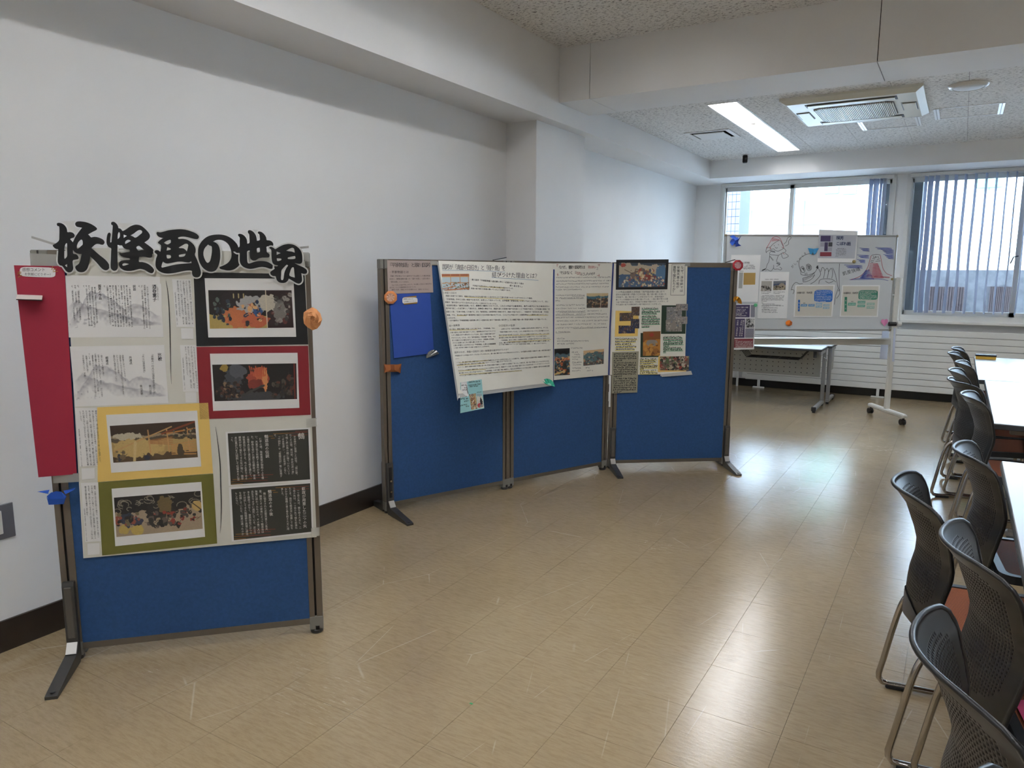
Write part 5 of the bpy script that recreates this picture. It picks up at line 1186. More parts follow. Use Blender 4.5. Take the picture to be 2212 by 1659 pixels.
a.crowd(.02, .98, .6, .98, 90, ['C8B89C', '8A4034', '2E4460', '6A6A66', 'A8987C'], (.01, .025)); a.crowd(.35, .75, .25, .75, 60, ['8A3A30', '3A4E68', 'B09A6A', '5A4A40', 'C0B090'], (.012, .03)); a.blob(.09, .1, .05, .08, '9A4438', .2); a.line(.12, .28, .3, .45, 1.2, '3A342E')
picture(a, d6([(757,133),(1243,135),(1230,380),(752,387)]), SP4, .0068, 'printed_picture', bc)
yc_ = cardmount([(720,630),(962,640),(950,895),(712,900)], M_yelcard, 'mount_card', 'yellow card mount with four small dark prints')
for k, (q, bg_) in enumerate((([(762,655),(905,650),(900,735),(760,740)], '4A3A30'), ([(885,590),(970,588),(968,682),(885,680)], '4E3E34'), ([(880,718),(968,716),(966,815),(876,812)], '2A2E44'), ([(752,785),(922,785),(920,866),(750,868)], '232E52'))): smallpic(yc_, q, bg_, ['2A2428', '6A4A3A', '3A4258', '8A7A68', '54403A'], 40+k, off=.0056+.0003*k)
gc = cardmount([(1200,575),(1455,575),(1445,870),(1192,872)], mat('card_dark_green', '24382A', .7), 'mount_card', 'dark green card mount with pale scroll prints')
for k, q in enumerate(([(1250,592),(1410,590),(1408,725),(1248,727)], [(1348,562),(1470,560),(1468,628),(1346,630)], [(1345,692),(1466,692),(1464,768),(1343,768)], [(1242,728),(1410,728),(1408,846),(1240,848)])): smallpic(gc, q, ['7E7C7C', '8E8480', '958C86', '86807A'][k], ['A09890', '6A6660', '5A5654', 'B0A89E', '6E7684'], 50+k, 40, .0056+.0003*k)
gc2 = cardmount([(980,862),(1178,862),(1172,1112),(977,1115)], MATS['card_dark_green'], 'mount_card', 'dark green card mount with a gold print', .0042)
a = Art(37, 52, '8C5E2A', 60); a.band(-.1, .4, '7A4A20', .2); a.band(.35, .75, 'A8722E', .12); a.blob(.5, .14, .14, .08, '8A2E20', .2); a.blob(.52, .48, .32, .14, '86827C', .15); a.crowd(0, 1, .5, 1, 20, ['6A3E1C', 'B0803A'], (.05, .12))
picture(a, d6([(1005,848),(1187,843),(1182,1098),(1003,1100)]), SP4, .0056, 'printed_picture', gc2)
bt = cardmount([(1165,1105),(1460,1105),(1455,1265),(1160,1268)], M_yelcard, 'mount_card', 'cream card with a red boat print at the poster foot', .0048)
smallpic(bt, [(1180,1108),(1485,1102),(1480,1252),(1178,1250)], '6A5A50', ['8A3A34', '3A3C34', 'A89A80', '5A6A4A', '2A2624', 'B0A898'], 66, 110, .0062)
sheet(xs_, d6([(1190,1268),(1440,1262),(1440,1288),(1185,1310)]), SP4, .007, M_paper, 'paper_tab'); sheet(xs_, d6([(1185,1292),(1505,1255),(1518,1295),(1200,1318)]), SP4, .011, mat('white_tape', 'C2C2C0', .5), 'white_tape')
gs = cardmount([(685,1060),(962,1053),(945,1480),(680,1490)], mat('paper_grey_beige', '96927F', .8), 'note_sheet', 'grey-beige sheet of bold handwriting hanging below the poster', .0058)
gg = G(); sd = 300
for k in range(18):
    y = 1080+k*23.3; x1 = 940 if k not in (3, 10, 17) else 800; sd += 1
    scribble(gg, SP4, d6(702-k*.4, y), d6(x1-k*.5, y-2), 3.7, .0064, sd, w=.95, gap=.06)
ptag(gg, 'lettering', M_ink, gs)
gg = G(); hl = G(); hy = G()
def block(x0, rows, x1s, seed, marker, h_=3.6):
    for k, y in enumerate(rows):
        x1 = x1s[k % len(x1s)]; scribble(gg, SP4, d6(x0, y), d6(x1, y-2), h_, .0052, seed+k, w=.8, gap=.06)
        p, q = d6(x0, y+8), d6(x1, y+6); marker.flat([p, (p[0], p[1]+1.3), (q[0], q[1]+1.3), q], SP4, .0046)
block(990, (607, 635, 657, 688, 714, 738, 763, 795), (1165, 1182, 1150, 1150, 1182, 1178, 1182, 1070), 400, hl)
block(1215, (905, 930, 955, 975, 997, 1018, 1038, 1058), (1415, 1418, 1422, 1425, 1280, 1412, 1420, 1245), 420, hl)
block(715, (925, 952, 978, 1005, 1032), (945, 930, 895, 935, 918), 440, hy)
block(972, (1135, 1158, 1180, 1202, 1218, 1235, 1256, 1278), (1150, 1145, 1120, 1155, 1160, 1010, 1140, 1155), 460, hy)
ptag(gg, 'note_lettering', M_ink, xs_); ptag(hl, 'green_underline', M_greenline, xs_); ptag(hy, 'yellow_underline', mat('yellow_highlight', 'E4D25A', .7), xs_)
sheet(xs_, [(1480, 568), (1491, 568), (1491, 575), (1480, 575)], SP4, .0045, M_tape, 'clear_tape')

# ------------------------------------------------------------------ folded paper decorations
def facets(surf, faces, base):
    """folded paper: facets given as photo points with a height off the surface, closed by a flat back"""
    g_ = G()
    for k, f in enumerate(faces):
        P = [surf.px([(p[0], p[1])], p[2])[0] for p in f[0]]; g_.add(P, [tuple(range(len(P)))], f[1])
    g_.add(surf.px(base, .001), [tuple(range(len(base)))], 0)
    return g_
def folded(name, label, surf, faces, base, mats, cat='origami'):
    return tag(facets(surf, faces, base).build(name, mats, fixn=False), label, cat, 'folded paper decorations')
def ring(cx, cy, rx, ry, n, ph=0.0): return [(cx+rx*math.cos(ph+2*math.pi*k/n), cy+ry*math.sin(ph+2*math.pi*k/n)) for k in range(n)]
def flower(cx, cy, r, h0, mats, label, surf, squash=1.0):
    o = ring(cx, cy, r*squash, r, 8, .39); i_ = ring(cx, cy, r*.62*squash, r*.62, 8, .39); md = ring(cx, cy, r*.62*squash, r*.62, 16, .39); F = []
    for k in range(8):
        a, b = o[k], o[(k+1) % 8]; c_, d_ = i_[k], i_[(k+1) % 8]; mo = ((a[0]+b[0])/2, (a[1]+b[1])/2)
        F += [([(*a, h0), (*mo, h0+.004), (*c_, h0+.008)], 0), ([(*mo, h0+.004), (*b, h0), (*d_, h0+.008)], 0), ([(*mo, h0+.004), (*d_, h0+.008), (*c_, h0+.008)], 0)]
        F += [([(*a, h0), (*b, h0), (*b, .002), (*a, .002)], 0)]
    for k in range(16):
        a, b = md[k], md[(k+1) % 16]; F.append(([(cx, cy, h0+.004), (*a, h0+.009 if k % 2 else h0+.003), (*b, h0+.003 if k % 2 else h0+.009)], 1))
    return folded('paper_flower', label, surf, F, o, mats)
M_or = mat('origami_orange', 'D88A52', .7); M_orl = mat('origami_orange_inside', 'D8AE98', .7)
flower(843.8, 642.5, 14.8, .010, [M_or, M_orl], 'octagonal orange origami medal with pale pleated centre near the mauve sheet', SP2)
flower(1594, 573, 12.2, .030, [mat('origami_red', 'A8182A', .6), mat('origami_red_inside', 'C9A0A4', .7)], 'octagonal red origami medal with pale pleats at the corner of the end panel', SP4)
def fan(label, surf, apex, pts, h0, mats):
    F = []; ap = np.array(apex, float); n = len(pts)
    for k in range(n-1):
        a, b = np.array(pts[k], float), np.array(pts[k+1], float); ha, hb_ = (h0+.010, h0+.002) if k % 2 else (h0+.002, h0+.010)
        a2, b2 = ap+(a-ap)*.32, ap+(b-ap)*.32
        F.append(([(*a2, h0+.004), (*a, ha), (*b, hb_), (*b2, h0+.004)], 0)); F.append(([(*ap, h0+.004), (*a2, h0+.004), (*b2, h0+.004)], 1))
    return folded('paper_fan', label, surf, F, [tuple(ap)]+list(pts), mats)
M_silver = mat('foil_silver', 'B9BAB8', .25, .85)
fan('small silver foil paper fan on the royal blue sheet corner', SP2, d1(490, 980), [d1(*p) for p in ((484,975),(486,958),(492,942),(502,928),(515,918),(530,911),(546,907),(560,908),(572,913),(583,922),(592,932),(598,941))], .010, [M_silver, M_silver])
lpf = Plane(HB.px([(1190, 822)], .006)[0], N3)
fan('small turquoise paper fan at the seam below the cream poster', lpf, d1(1560, 1215), [d1(*p) for p in ((1498,1195),(1497,1182),(1503,1170),(1514,1162),(1528,1158),(1544,1159),(1560,1164),(1574,1172),(1586,1184),(1594,1198),(1600,1212),(1602,1228))], .006, [mat('origami_turquoise', '3FC3A4', .6), mat('origami_turquoise_pale', '9AD8C8', .6)])
fan('small gold foil paper fan on the end panel post', SP4, (1589.5, 653), [(1585, 652), (1583.5, 647), (1585, 642.5), (1588, 640.5), (1592, 640), (1596, 641.5), (1599.5, 645), (1601.5, 649), (1602.5, 653), (1602, 657)], .012, [mat('foil_gold', 'B07A1E', .28, .8), M_silver])
# rose
R0 = np.array([676.0, 689.0]); F = []
M_ro = mat('origami_apricot', 'E0A06A', .75); M_ro2 = mat('origami_apricot_shade', 'D49460', .75)
out_ = [(656, 675), (664, 669), (675, 663.5), (684, 668), (692, 677), (696, 690), (692, 702), (685, 710), (675, 713.5), (664, 707), (656.5, 699), (655, 686)]
mid_ = [(665, 678), (672, 674), (680, 676), (686, 681), (689, 690), (686, 699), (679, 704), (671, 701), (666, 695), (663, 687), (663, 683), (664, 680)]
inn_ = [(672, 684), (675, 682), (679, 684), (682, 688), (682, 692), (679, 696), (675, 696), (672, 693), (670, 690), (670, 688), (670, 686), (671, 685)]
for k in range(12):
    j = (k+1) % 12
    F.append(([(*out_[k], .016), (*out_[j], .016), (*mid_[(k+2) % 12], .036 if k % 2 else .028), (*mid_[(k+1) % 12], .028 if k % 2 else .036)], k % 2))
    F.append(([(*mid_[k], .034), (*mid_[j], .03), (*inn_[(k+3) % 12], .044 if k % 3 else .036)], (k+1) % 2)); F.append(([(*mid_[j], .03), (*inn_[(k+4) % 12], .04), (*inn_[(k+3) % 12], .044 if k % 3 else .036)], k % 2))
    F.append(([(*inn_[k], .042), (*inn_[j], .038), (676, 689.5, .034)], k % 2)); F.append(([(*out_[k], .016), (*out_[j], .016), (*out_[j], .004), (*out_[k], .004)], 0))
folded('paper_rose', 'apricot origami rose stuck on the post of the nearest panel', SP1, F, out_, [M_ro, M_ro2])
# blue folded helmet
M_b1 = mat('origami_blue', '1B55BE', .6); M_b2 = mat('origami_blue_light', '4C7ED4', .6)
F = [([(101, 1072, .03), (110, 1064, .04), (121, 1061, .044), (132, 1062, .042), (143.5, 1072, .03), (140, 1077, .034), (104, 1078, .034)], 0), ([(100.5, 1073, .03), (104, 1078, .036), (140, 1077, .036), (143.5, 1072, .03), (138, 1089, .022), (105, 1090.5, .022)], 0),
     ([(80, 1062, .03), (107, 1058, .03), (104, 1066, .034), (98, 1065.5, .03)], 0), ([(80, 1062, .03), (98, 1065.5, .026), (108, 1068, .03), (104, 1066, .036)], 1), ([(137, 1060, .034), (163.5, 1053.5, .03), (160, 1058, .03), (141, 1068, .036)], 0), ([(163.5, 1053.5, .03), (160, 1058, .026), (141, 1068, .03), (142, 1066, .024)], 1)]
folded('paper_helmet', 'blue origami helmet with two horns on the post below the crimson sheet', SP1, F, [(104, 1070), (140, 1070), (136, 1088), (106, 1088)], [M_b1, M_b2])
# brown bow
M_br = mat('origami_brown', '9A5A2C', .65); M_br2 = mat('origami_brown_dark', '7E4520', .65)
b_ = lambda x, y, h: (*d1(x, y), h)
F = [([b_(118,1030,.012), b_(180,1045,.024), b_(178,1080,.024), b_(122,1110,.012)], 0), ([b_(118,1030,.012), b_(122,1110,.012), b_(135,1072,.022)], 1), ([b_(205,1042,.024), b_(270,1028,.012), b_(262,1112,.012), b_(208,1080,.024)], 0), ([b_(270,1028,.012), b_(262,1112,.012), b_(250,1070,.02)], 1), ([b_(176,1040,.024), b_(208,1038,.024), b_(210,1085,.024), b_(178,1085,.024)], 1)]
folded('paper_bow', 'brown origami bow on the post beside the royal blue sheet', SP2, F, [d1(125,1035), d1(262,1035), d1(255,1100), d1(128,1100)], [M_br, M_br2])
# ------------------------------------------------------------------ mobile whiteboard
nW = np.array([.37, -.566, 0]); nW /= np.linalg.norm(nW); dW = np.array([-nW[1], nW[0], 0]); angW = math.atan2(dW[1], dW[0])
WR = np.array([-.595, 8.68, 0]); SW = Plane(WR, nW)
M_wb = mat('whiteboard_steel', 'CDD1D3', .25, coat=.3); M_wbf = mat('whiteboard_frame', 'A8A8A6', .35, .6); M_leg = mat('ivory_steel', 'D2D0C8', .4)
t = thing('whiteboard', 'mobile whiteboard with marker drawings and pinned sheets in front of the tables', 'whiteboard', (0, 0, 0))
# local: x from -1.80 (left) to 0 (right), y away from the room
WW, Wt, Wb = 1.80, 1.935, .945
G().box(-WW+.018, -.018, .004, .022, Wb+.018, Wt-.018).build('board', M_wb, t)
g = G(); g.bbox(-WW, 0, 0, .026, Wt-.02, Wt, .004); g.bbox(-WW, 0, 0, .026, Wb, Wb+.02, .004); g.bbox(-WW, -WW+.02, 0, .026, Wb+.02, Wt-.02, .004); g.bbox(-.02, 0, 0, .026, Wb+.02, Wt-.02, .004)
g.build('board_frame', M_wbf, t)
for x in (-WW, -.012):
    for z in (Wb, Wt-.02): G().bbox(x-.004, x+.016, -.003, .029, z-.003, z+.022, .004).build('frame_corner', mat('corner_tan', '8E8268', .5), t)
for x, sg in ((-WW-.035, -1), (.035, 1)):
    G().bbox(x-.026, x+.026, -.006, .036, .11, 1.50, .006).build('upright', M_leg, t)
    ft = G().bbox(x-.03, x+.03, -.34, .36, .075, .115, .012).build('foot', M_leg, t)
    for y in (-.31, .33):
        g = G(); g.tube([(x, y, .075), (x, y, .055)], .012, 8)
        for s_ in (-.016, .016): g.tube([(x+s_-.008, y+.012, .03), (x+s_+.008, y+.012, .03)], .03, 14)
        g.bbox(x-.022, x+.022, y-.012, y+.03, .035, .062, .005)
        g.build('caster', M_black, ft)
    G().tube([(x-sg*.01, .014, 1.32), (x-sg*.05, .014, 1.32)], .016, 10).build('pivot_knob', M_wbf, t)
G().bbox(-WW-.035, .035, -.002, .04, .80, .862, .008).build('crossbar', M_leg, t)
G().bbox(-WW+.03, -.03, -.075, .0, .862, .875, .004).build('marker_tray', mat('tray_aluminium', 'C2C4C4', .3, .4), t)
g = G(); g.tube([(.09, .014, 1.50), (.09, .014, .97), ], .006, 6); g.tube([(.02, .014, 1.50), (.09, .014, 1.50)], .006, 6); g.build('hanger_rod', mat('hanger_white', 'E4E4E2', .4), t)
G().tube([(-.03, -.01, 1.02), (.045, -.01, 1.02)], .022, 10).build('lock_knob', M_black, t)
G().tube([(.06, .0, 1.02), (.10, .0, 1.02)], .028, 12).build('lock_knob', M_leg, t)
place(t, (WR[0], WR[1], 0), angW); BASE[t.name] = np.array([0., 0, 0])
wb = t
e1 = crop(1550, 470, 5.0273); e2 = crop(1570, 500, 6.91); e3 = crop(1740, 490, 6.636)
def wbpart(g_, name, m_):
    # drawings belong to the board: express them in the board's own frame
    V = np.array(g_.v)-np.array([WR[0], WR[1], 0]); c_, s_ = math.cos(-angW), math.sin(-angW)
    g_.v = [(x*c_-y*s_, x*s_+y*c_, z) for x, y, z in V]
    return g_.build(name, m_, wb, fixn=False)
wo_ = -.0032                                                # board face sits just behind the frame front
M_mk = mat('marker_black', '2C2C32', .5); M_mr = mat('marker_red', 'A83A48', .5); M_mb = mat('marker_blue', '3E4E9A', .5)
def draw(lines, f, w_, name, m_):
    g_ = G()
    for L in lines: stroke(g_, SW, f(L), w_, wo_)
    return wbpart(g_, name, m_)
# simple cat doodle
cat_k = [[(590,320),(585,290),(600,245),(650,230),(700,180),(790,135),(830,200),(850,245),(800,280),(760,295),(720,280),(690,260),(600,300),(590,320)], [(650,300),(640,340),(700,350),(770,355),(830,320),(870,310),(880,280),(850,250)], [(640,350),(630,440),(600,500),(580,560),(520,590)], [(770,355),(755,400),(745,450),(790,470),(785,500),(740,520)], [(700,500),(705,560),(760,560),(800,575),(820,555),(790,530)], [(580,590),(600,570),(660,590),(700,540)], [(850,190),(890,150),(905,100),(940,80),(960,95),(925,140),(920,190),(870,220)], [(815,330),(840,400),(920,370),(870,325)], [(705,205),(710,220)], [(770,190),(775,205)], [(720,235),(740,250),(760,240)]]
for k in range(7): cat_k += [[(640+k*7,380+k*9),(655+k*7,370+k*9)], [(650+k*10,280+k*2),(662+k*10,305+k*2)], [(740+k*7,480+k*3),(752+k*7,465+k*3)], [(525+k*7,590-k*3),(535+k*7,570-k*3)]]
draw(cat_k, e2, .8, 'cat_doodle', M_mk)
cat_r = [[(590,250),(640,170),(690,90),(780,90),(830,180),(850,240)], [(640,240),(660,260)], [(640,260),(660,240)], [(820,230),(850,250)], [(835,320),(860,340)]]
for k in range(8): cat_r.append([(690+k*14,95+k*3),(670+k*14,150-k*2)])
draw(cat_r, e2, .9, 'cat_doodle_red', M_mr)
# plain skull doodle with ribs
sk = [[(905,590),(885,520),(890,460),(925,420),(985,395),(1040,400)], [(905,590),(910,620),(960,625),(1000,620),(1060,590),(1095,520)], [(905,540),(925,530),(945,560),(945,590),(920,595),(905,570),(905,540)], [(965,515),(990,505),(1018,530),(1015,565),(985,575),(968,550),(965,515)], [(950,600),(955,628)], [(968,598),(972,626)], [(925,660),(970,645),(1010,630),(1055,600)], [(930,700),(980,690),(1030,660),(1055,620)], [(925,660),(930,700)], [(1100,560),(1118,620),(1060,690),(1010,720)], [(1120,590),(1140,540),(1165,580),(1150,660)], [(1165,580),(1190,550),(1205,590),(1190,660)], [(1205,590),(1235,550),(1250,600),(1240,660)], [(1100,720),(1110,680),(1160,665),(1240,670),(1285,700)], [(1170,690),(1210,710),(1260,690)], [(1250,545),(1280,620),(1310,770)], [(1325,500),(1320,600),(1322,770),(1310,800)], [(1310,770),(1280,860),(1270,945)], [(1322,770),(1325,830),(1290,880)], [(800,790),(815,740),(850,705),(890,720),(925,715)], [(800,780),(830,790),(820,830)]]
for k in range(9): sk.append([(935+k*14, 665-k*6), (940+k*14, 690-k*7)])
for k in range(6): sk += [[(912+k*5,545+k*6),(938,552+k*6)], [(972+k*2,520+k*8),(1010,525+k*7)], [(1070+k*4,545+k*3),(1085+k*2,520+k*4)]]
draw(sk, e1, .9, 'skull_doodle', M_mk)
# plain mountain doodle with hatching
mt = [[(1440,675),(1520,650),(1580,610),(1630,540),(1660,440),(1672,410)], [(1768,410),(1785,500),(1800,560),(1840,610),(1895,630)]]
for k in range(11): y = 500+k*15; mt.append([(1655-k*4, y), (1700+k*2, y-3), (1745+k*6, y+4), (1690-k*2, y+9)])
draw(mt+[[(1800,650),(1868,655)], [(1700,640),(1870,645)]], e1, 1.0, 'mountain_doodle_red', M_mr)
mtb = [[(1435,675),(1620,672),(1760,668),(1855,685)], [(1470,665),(1640,660),(1700,665)]]
for k in range(8): y = 570+k*12; mtb.append([(1630-k*11, y), (1650, y-4), (1600-k*9, y+9), (1655+k*5, y+8)])
for x, y, w_, n_ in ((1540,330,110,3), (1515,405,130,3), (1515,455,90,3), (1375,515,200,3), (1715,325,180,2), (1775,345,140,4), (1800,400,115,4)):
    L = []
    for k in range(n_*2): L.append((x+(w_ if k % 2 else 8*k), y+k*7+(2 if k % 2 else 0)))
    mtb.append(L)
draw(mtb, e1, 1.0, 'mountain_doodle_blue', M_mb)
draw([[(1675,410),(1720,400),(1768,405)], [(1690,420),(1700,440)], [(1720,415),(1712,440)], [(1740,420),(1752,440)], [(1680,445),(1710,450)], [(1730,455),(1762,450)], [(1665,465),(1700,470)], [(1715,475),(1770,470)], [(1660,480),(1690,488)], [(1700,432),(1735,430)]], e1, .9, 'mountain_doodle_snow', M_mk)
g = G(); text(g, SW, e1(800, 545), e1(965, 375), 'がしゃどくろ', wo_, size=6.4); text(g, SW, e1(1355, 612), e1(1550, 555), '凱風快晴', wo_, size=9.5); wbpart(g, 'marker_writing', M_mk)

def wsheet(q, name, label, m_=None, off=.001, cat='paper sheet'):
    o = G().sheet(q, SW, off, .0008).build(name, m_ or M_paper, fixn=False); return tag(o, label, cat)
# sheet a
o = wsheet([(1580, 550.6), (1643.5, 550.6), (1637, 652), (1571, 652)], 'printed_sheet', 'white printed sheet with a gold manuscript picture, half behind the end panel')
g = G(); text(g, SW, e1(215, 490), e1(348, 490), '日本画と西洋画', .0016, size=4.4, bold=.01)
for k, (y, x0) in enumerate(((518,310), (533,290), (545,280), (556,275), (582,235))): scribble(g, SW, e1(x0, y), e1(408 if k < 4 else 285, y), 1.7, .0016, 700+k, w=.5)
ptag(g, 'lettering', M_inkg, o)
a = Art(26, 27, 'A98A4C', 71)
for k in range(7): a.line(0, .1+k*.13, 1, .1+k*.13, .8, '7E6230')
picture(a, e1([(285,600),(413,600),(408,728),(280,730)]), SW, .0018, 'printed_picture', o); g = G(); g.flat(e1([(236,596),(278,596),(268,768),(228,768)]), SW, .0016); ptag(g, 'grey_print', mat('print_grey', 'A6A6A2', .7), o)
# sheet b
o = wsheet([(1642.5, 587.4), (1705, 587.4), (1699.6, 687.8), (1635.5, 687.8)], 'printed_sheet', 'white printed sheet with two small landscape pictures side by side')
a = Art(25, 23, '9A958C', 72); a.band(-.1, .45, 'ACA8A0', .1); a.crowd(0, 1, .5, 1, 24, ['3A3834', 'B8B4AA', '6A665E'], (.05, .12)); picture(a, e1([(478,690),(592,690),(585,795),(470,798)]), SW, .0018, 'printed_picture', o)
a = Art(29, 22, '7E7A70', 73); a.band(-.1, .3, '6E747C', .05); a.band(.3, .45, '3E4E6E', .05); a.blob(.7, .6, .28, .35, '9A8E7E', .2); a.crowd(0, 1, .6, 1, 20, ['4A4030', 'A89A80'], (.04, .1)); picture(a, e1([(607,690),(742,688),(738,785),(602,790)]), SW, .0018, 'printed_picture', o)
g = G(); sd = 720; text(g, SW, e1(510, 672), e1(670, 670), '『新版浮絵　忠臣蔵十一段目夜討図』', .0016, size=2.4)
for y, x0, x1 in ((808,475,585), (825,478,565), (808,605,735), (824,605,680), (848,480,725), (860,475,722), (872,475,722), (884,475,700), (896,475,722), (908,475,540), (926,475,500), (938,485,625), (951,485,690), (958,475,720), (971,480,560), (981,480,650), (994,480,560), (1003,475,650), (1016,480,640), (1030,475,655)): sd += 1; scribble(g, SW, e1(x0, y), e1(x1, y), 1.6, .0016, sd, w=.45)
ptag(g, 'lettering', M_inkg, o)
# sheets c and d
def chart(q, head, big, bq, smalls, mats_, label, seed, vt, tag_):
    o = wsheet(q, 'chart_sheet', label); g = G(); g.flat([tuple(np.array(q[i])*.93+np.mean(np.array(q), 0)*.07) for i in range(4)], SW, .0014); ptag(g, 'tinted_print', mat('print_tint', 'CFCBC0', .8), o)
    L = []; a_, b_, c_, d_ = [np.array(v, float) for v in e1(bq)]
    for k in range(24):
        t_ = k*math.pi*2/24; x = .5+.5*np.sign(math.cos(t_))*abs(math.cos(t_))**.3; y = .5+.5*np.sign(math.sin(t_))*abs(math.sin(t_))**.4; L.append(a_*(1-x)*(1-y)+b_*x*(1-y)+c_*x*y+d_*(1-x)*y)
    V, F = polymesh([L]); g = G(); g.add(SW.px(V, .0019), F); ptag(g, 'text_balloon', mats_[0], o)
    g = G()
    for (x0, y0, x1, y1, mi) in smalls: g.flat(e1([(x0,y0),(x1,y0),(x1-3,y1),(x0-3,y1)]), SW, .0019, mi)
    ptag(g, 'name_box', mats_, o)
    g = G()
    for k in range(7):
        y = bq[0][1]+14+k*(bq[2][1]-bq[0][1]-22)/6; scribble(g, SW, e1(bq[0][0]+8, y), e1(bq[1][0]-10-(60 if k in (2, 6) else 0), y), 1.9, .0023, seed+k, w=.5, gap=.05)
    for k, (x0, y0, x1, y1, mi) in enumerate(smalls[1:]): scribble(g, SW, e1(x0+8, (y0+y1)/2), e1(x1-6, (y0+y1)/2), 2, .0023, seed+20+k, w=.5, gap=.02)
    x0, y0, x1, y1, mi = smalls[0]; text(g, SW, e1((x0+x1)/2, y0+18), e1((x0+x1)/2-4, y1-10), vt, .0023, vertical=True, size=3.2)
    ptag(g, 'white_lettering', M_whink, o)
    g = G(); text(g, SW, e1(*head[0]), e1(*head[1]), head[2], .0023, size=4.6, bold=.006); text(g, SW, e1(*tag_[0]), e1(*tag_[1]), '師匠', .0023, size=3); ptag(g, 'lettering', M_ink, o)
chart([(1718, 616), (1803.6, 615), (1798, 685), (1714, 684.8)], ((865,818),(1028,815),'◎歌川派　系統図'), None, [(1052,785),(1252,785),(1248,918),(1046,916)], [(875,893,896,1018,0), (905,940,975,965,1), (988,940,1055,965,1), (1070,927,1138,948,2), (1068,955,1135,978,2), (1150,940,1218,962,2), (1147,970,1215,992,2)], [mat('chart_blue', '1F62B4', .7), mat('chart_blue_mid', '4C86B8', .7), mat('chart_blue_pale', '8CAEC2', .7)], 'white chart sheet with a blue text balloon and blue name boxes', 760, '歌川派', ((930,930),(955,930)))
chart([(1818.5, 616), (1901, 616), (1896.5, 684.8), (1813.6, 684.4)], ((1370,820),(1523,818),'◎葛飾派　系統図'), None, [(1533,788),(1742,788),(1738,893),(1527,892)], [(1380,862,1407,1020,0), (1418,925,1503,955,1), (1523,905,1607,933,1), (1520,945,1603,973,1), (1623,925,1708,952,2), (1620,963,1705,990,2)], [mat('chart_green', '2E7E66', .7), mat('chart_green_mid', '5A9A86', .7), mat('chart_green_pale', '94B4A6', .7)], 'white chart sheet with a green text balloon and green name boxes', 800, '葛飾派', ((1450,912),(1478,912)))
# sheet e in a clear holder
o = wsheet([(1769.4, 496), (1853.4, 498.8), (1847.8, 567), (1765.8, 566.5)], 'titled_sheet', 'white title sheet in a clear holder clipped over the board edge', M_paper, .004)
g = G(); g.flat(e1([(1100,185),(1512,192),(1490,445),(1090,440)]), SW, .0046, 0); ptag(g, 'tinted_print', mat('print_bluegrey', 'B9BCC4', .7), o)
g = G()
for q, mi in (([(1122,197),(1230,197),(1226,260),(1118,260)], 0), ([(1163,268),(1200,268),(1195,365),(1158,365)], 0), ([(1114,375),(1238,375),(1236,420),(1112,420)], 1), ([(1205,268),(1248,268),(1246,315),(1203,315)], 2), ([(1118,268),(1160,268),(1158,315),(1116,315)], 3), ([(1203,320),(1245,320),(1242,365),(1200,365)], 3), ([(1236,197),(1255,197),(1252,260),(1232,260)], 3)): g.flat(e1(q), SW, .0050, mi)
ptag(g, 'printed_block', [mat('print_purple', '3A2F56', .6), mat('print_crimson', '7E2C38', .6), mat('print_dark', '3A3C40', .6), mat('print_lilac', '9A9AA6', .6)], o)
g = G(); text(g, SW, e1(1290, 222), e1(1370, 222), '国芳', .0052, size=8.6, bold=.03); text(g, SW, e1(1287, 282), e1(1448, 284), 'こぼれ話', .0052, size=8.4, bold=.03); ptag(g, 'title_lettering', mat('ink_navy', '1E2C54', .6), o)
g = G()
for k, (y, x0, x1) in enumerate(((337,1300,1400), (353,1285,1400), (370,1285,1400), (387,1285,1395), (404,1285,1395), (420,1283,1318))): scribble(g, SW, e1(x0, y), e1(x1, y), 2, .0052, 840+k, w=.5)
ptag(g, 'lettering', M_inkg, o)
# purple event poster hanging past the board foot
o = wsheet([(1578, 657), (1632, 657), (1629, 754.5), (1567, 756)], 'event_poster', 'purple and crimson printed poster hanging below the whiteboard beside the end panel', M_paper, .08, 'poster')
g = G()
for q, mi in (([(150,948),(352,948),(348,1083),(140,1083)], 0), ([(150,1097),(298,1097),(292,1305),(140,1305)], 0), ([(140,1318),(388,1315),(382,1412),(130,1414)], 1), ([(302,1203),(398,1203),(392,1305),(297,1305)], 3), ([(362,948),(408,948),(404,1083),(358,1083)], 3)): g.flat(e1(q), SW, .0806, mi)
ptag(g, 'printed_block', [MATS['print_purple'], MATS['print_crimson'], MATS['print_dark'], MATS['print_lilac']], o)
g = G()
for (x0, y0, x1, y1) in ((362,948,408,1083), (302,1203,398,1305)):
    ny = int((y1-y0)/9)
    for j in range(ny):
        for i in range(int((x1-x0)/9)):
            if (i+j) % 2: x, y = x0+i*9, y0+j*9; g.flat(e1([(x,y),(x+6,y),(x+6,y+6),(x,y+6)]), SW, .0809)
ptag(g, 'check_pattern', mat('print_deep_violet', '2A2440', .6), o)
a = Art(19, 21, '8E8E90', 75); a.crowd(0, 1, 0, 1, 50, ['1E1E20', 'C8C8C6', '4A4A4C'], (.05, .14)); picture(a, e1([(306,1097),(400,1097),(396,1195),(302,1195)]), SW, .0809, 'printed_picture', o)
g = G(); text(g, SW, e1(205, 975), e1(340, 975), '2024（7期797年度）', .0812, size=3.2, bold=.01)
for k, (y, x0, x1) in enumerate(((1000,205,310), (1015,205,300), (1035,200,335), (1050,200,270), (1065,200,320))): scribble(g, SW, e1(x0, y), e1(x1, y), 2.2, .0812, 860+k, w=.55)
for A, B, st in (((283,1112),(262,1290),'藤女子大学日本語'), ((262,1112),(240,1290),'文学科・日本文学会'), ((222,1112),(205,1290),'日本語・日本文学科')): text(g, SW, e1(*A), e1(*B), st, .0812, vertical=True, size=3.6, bold=.015)
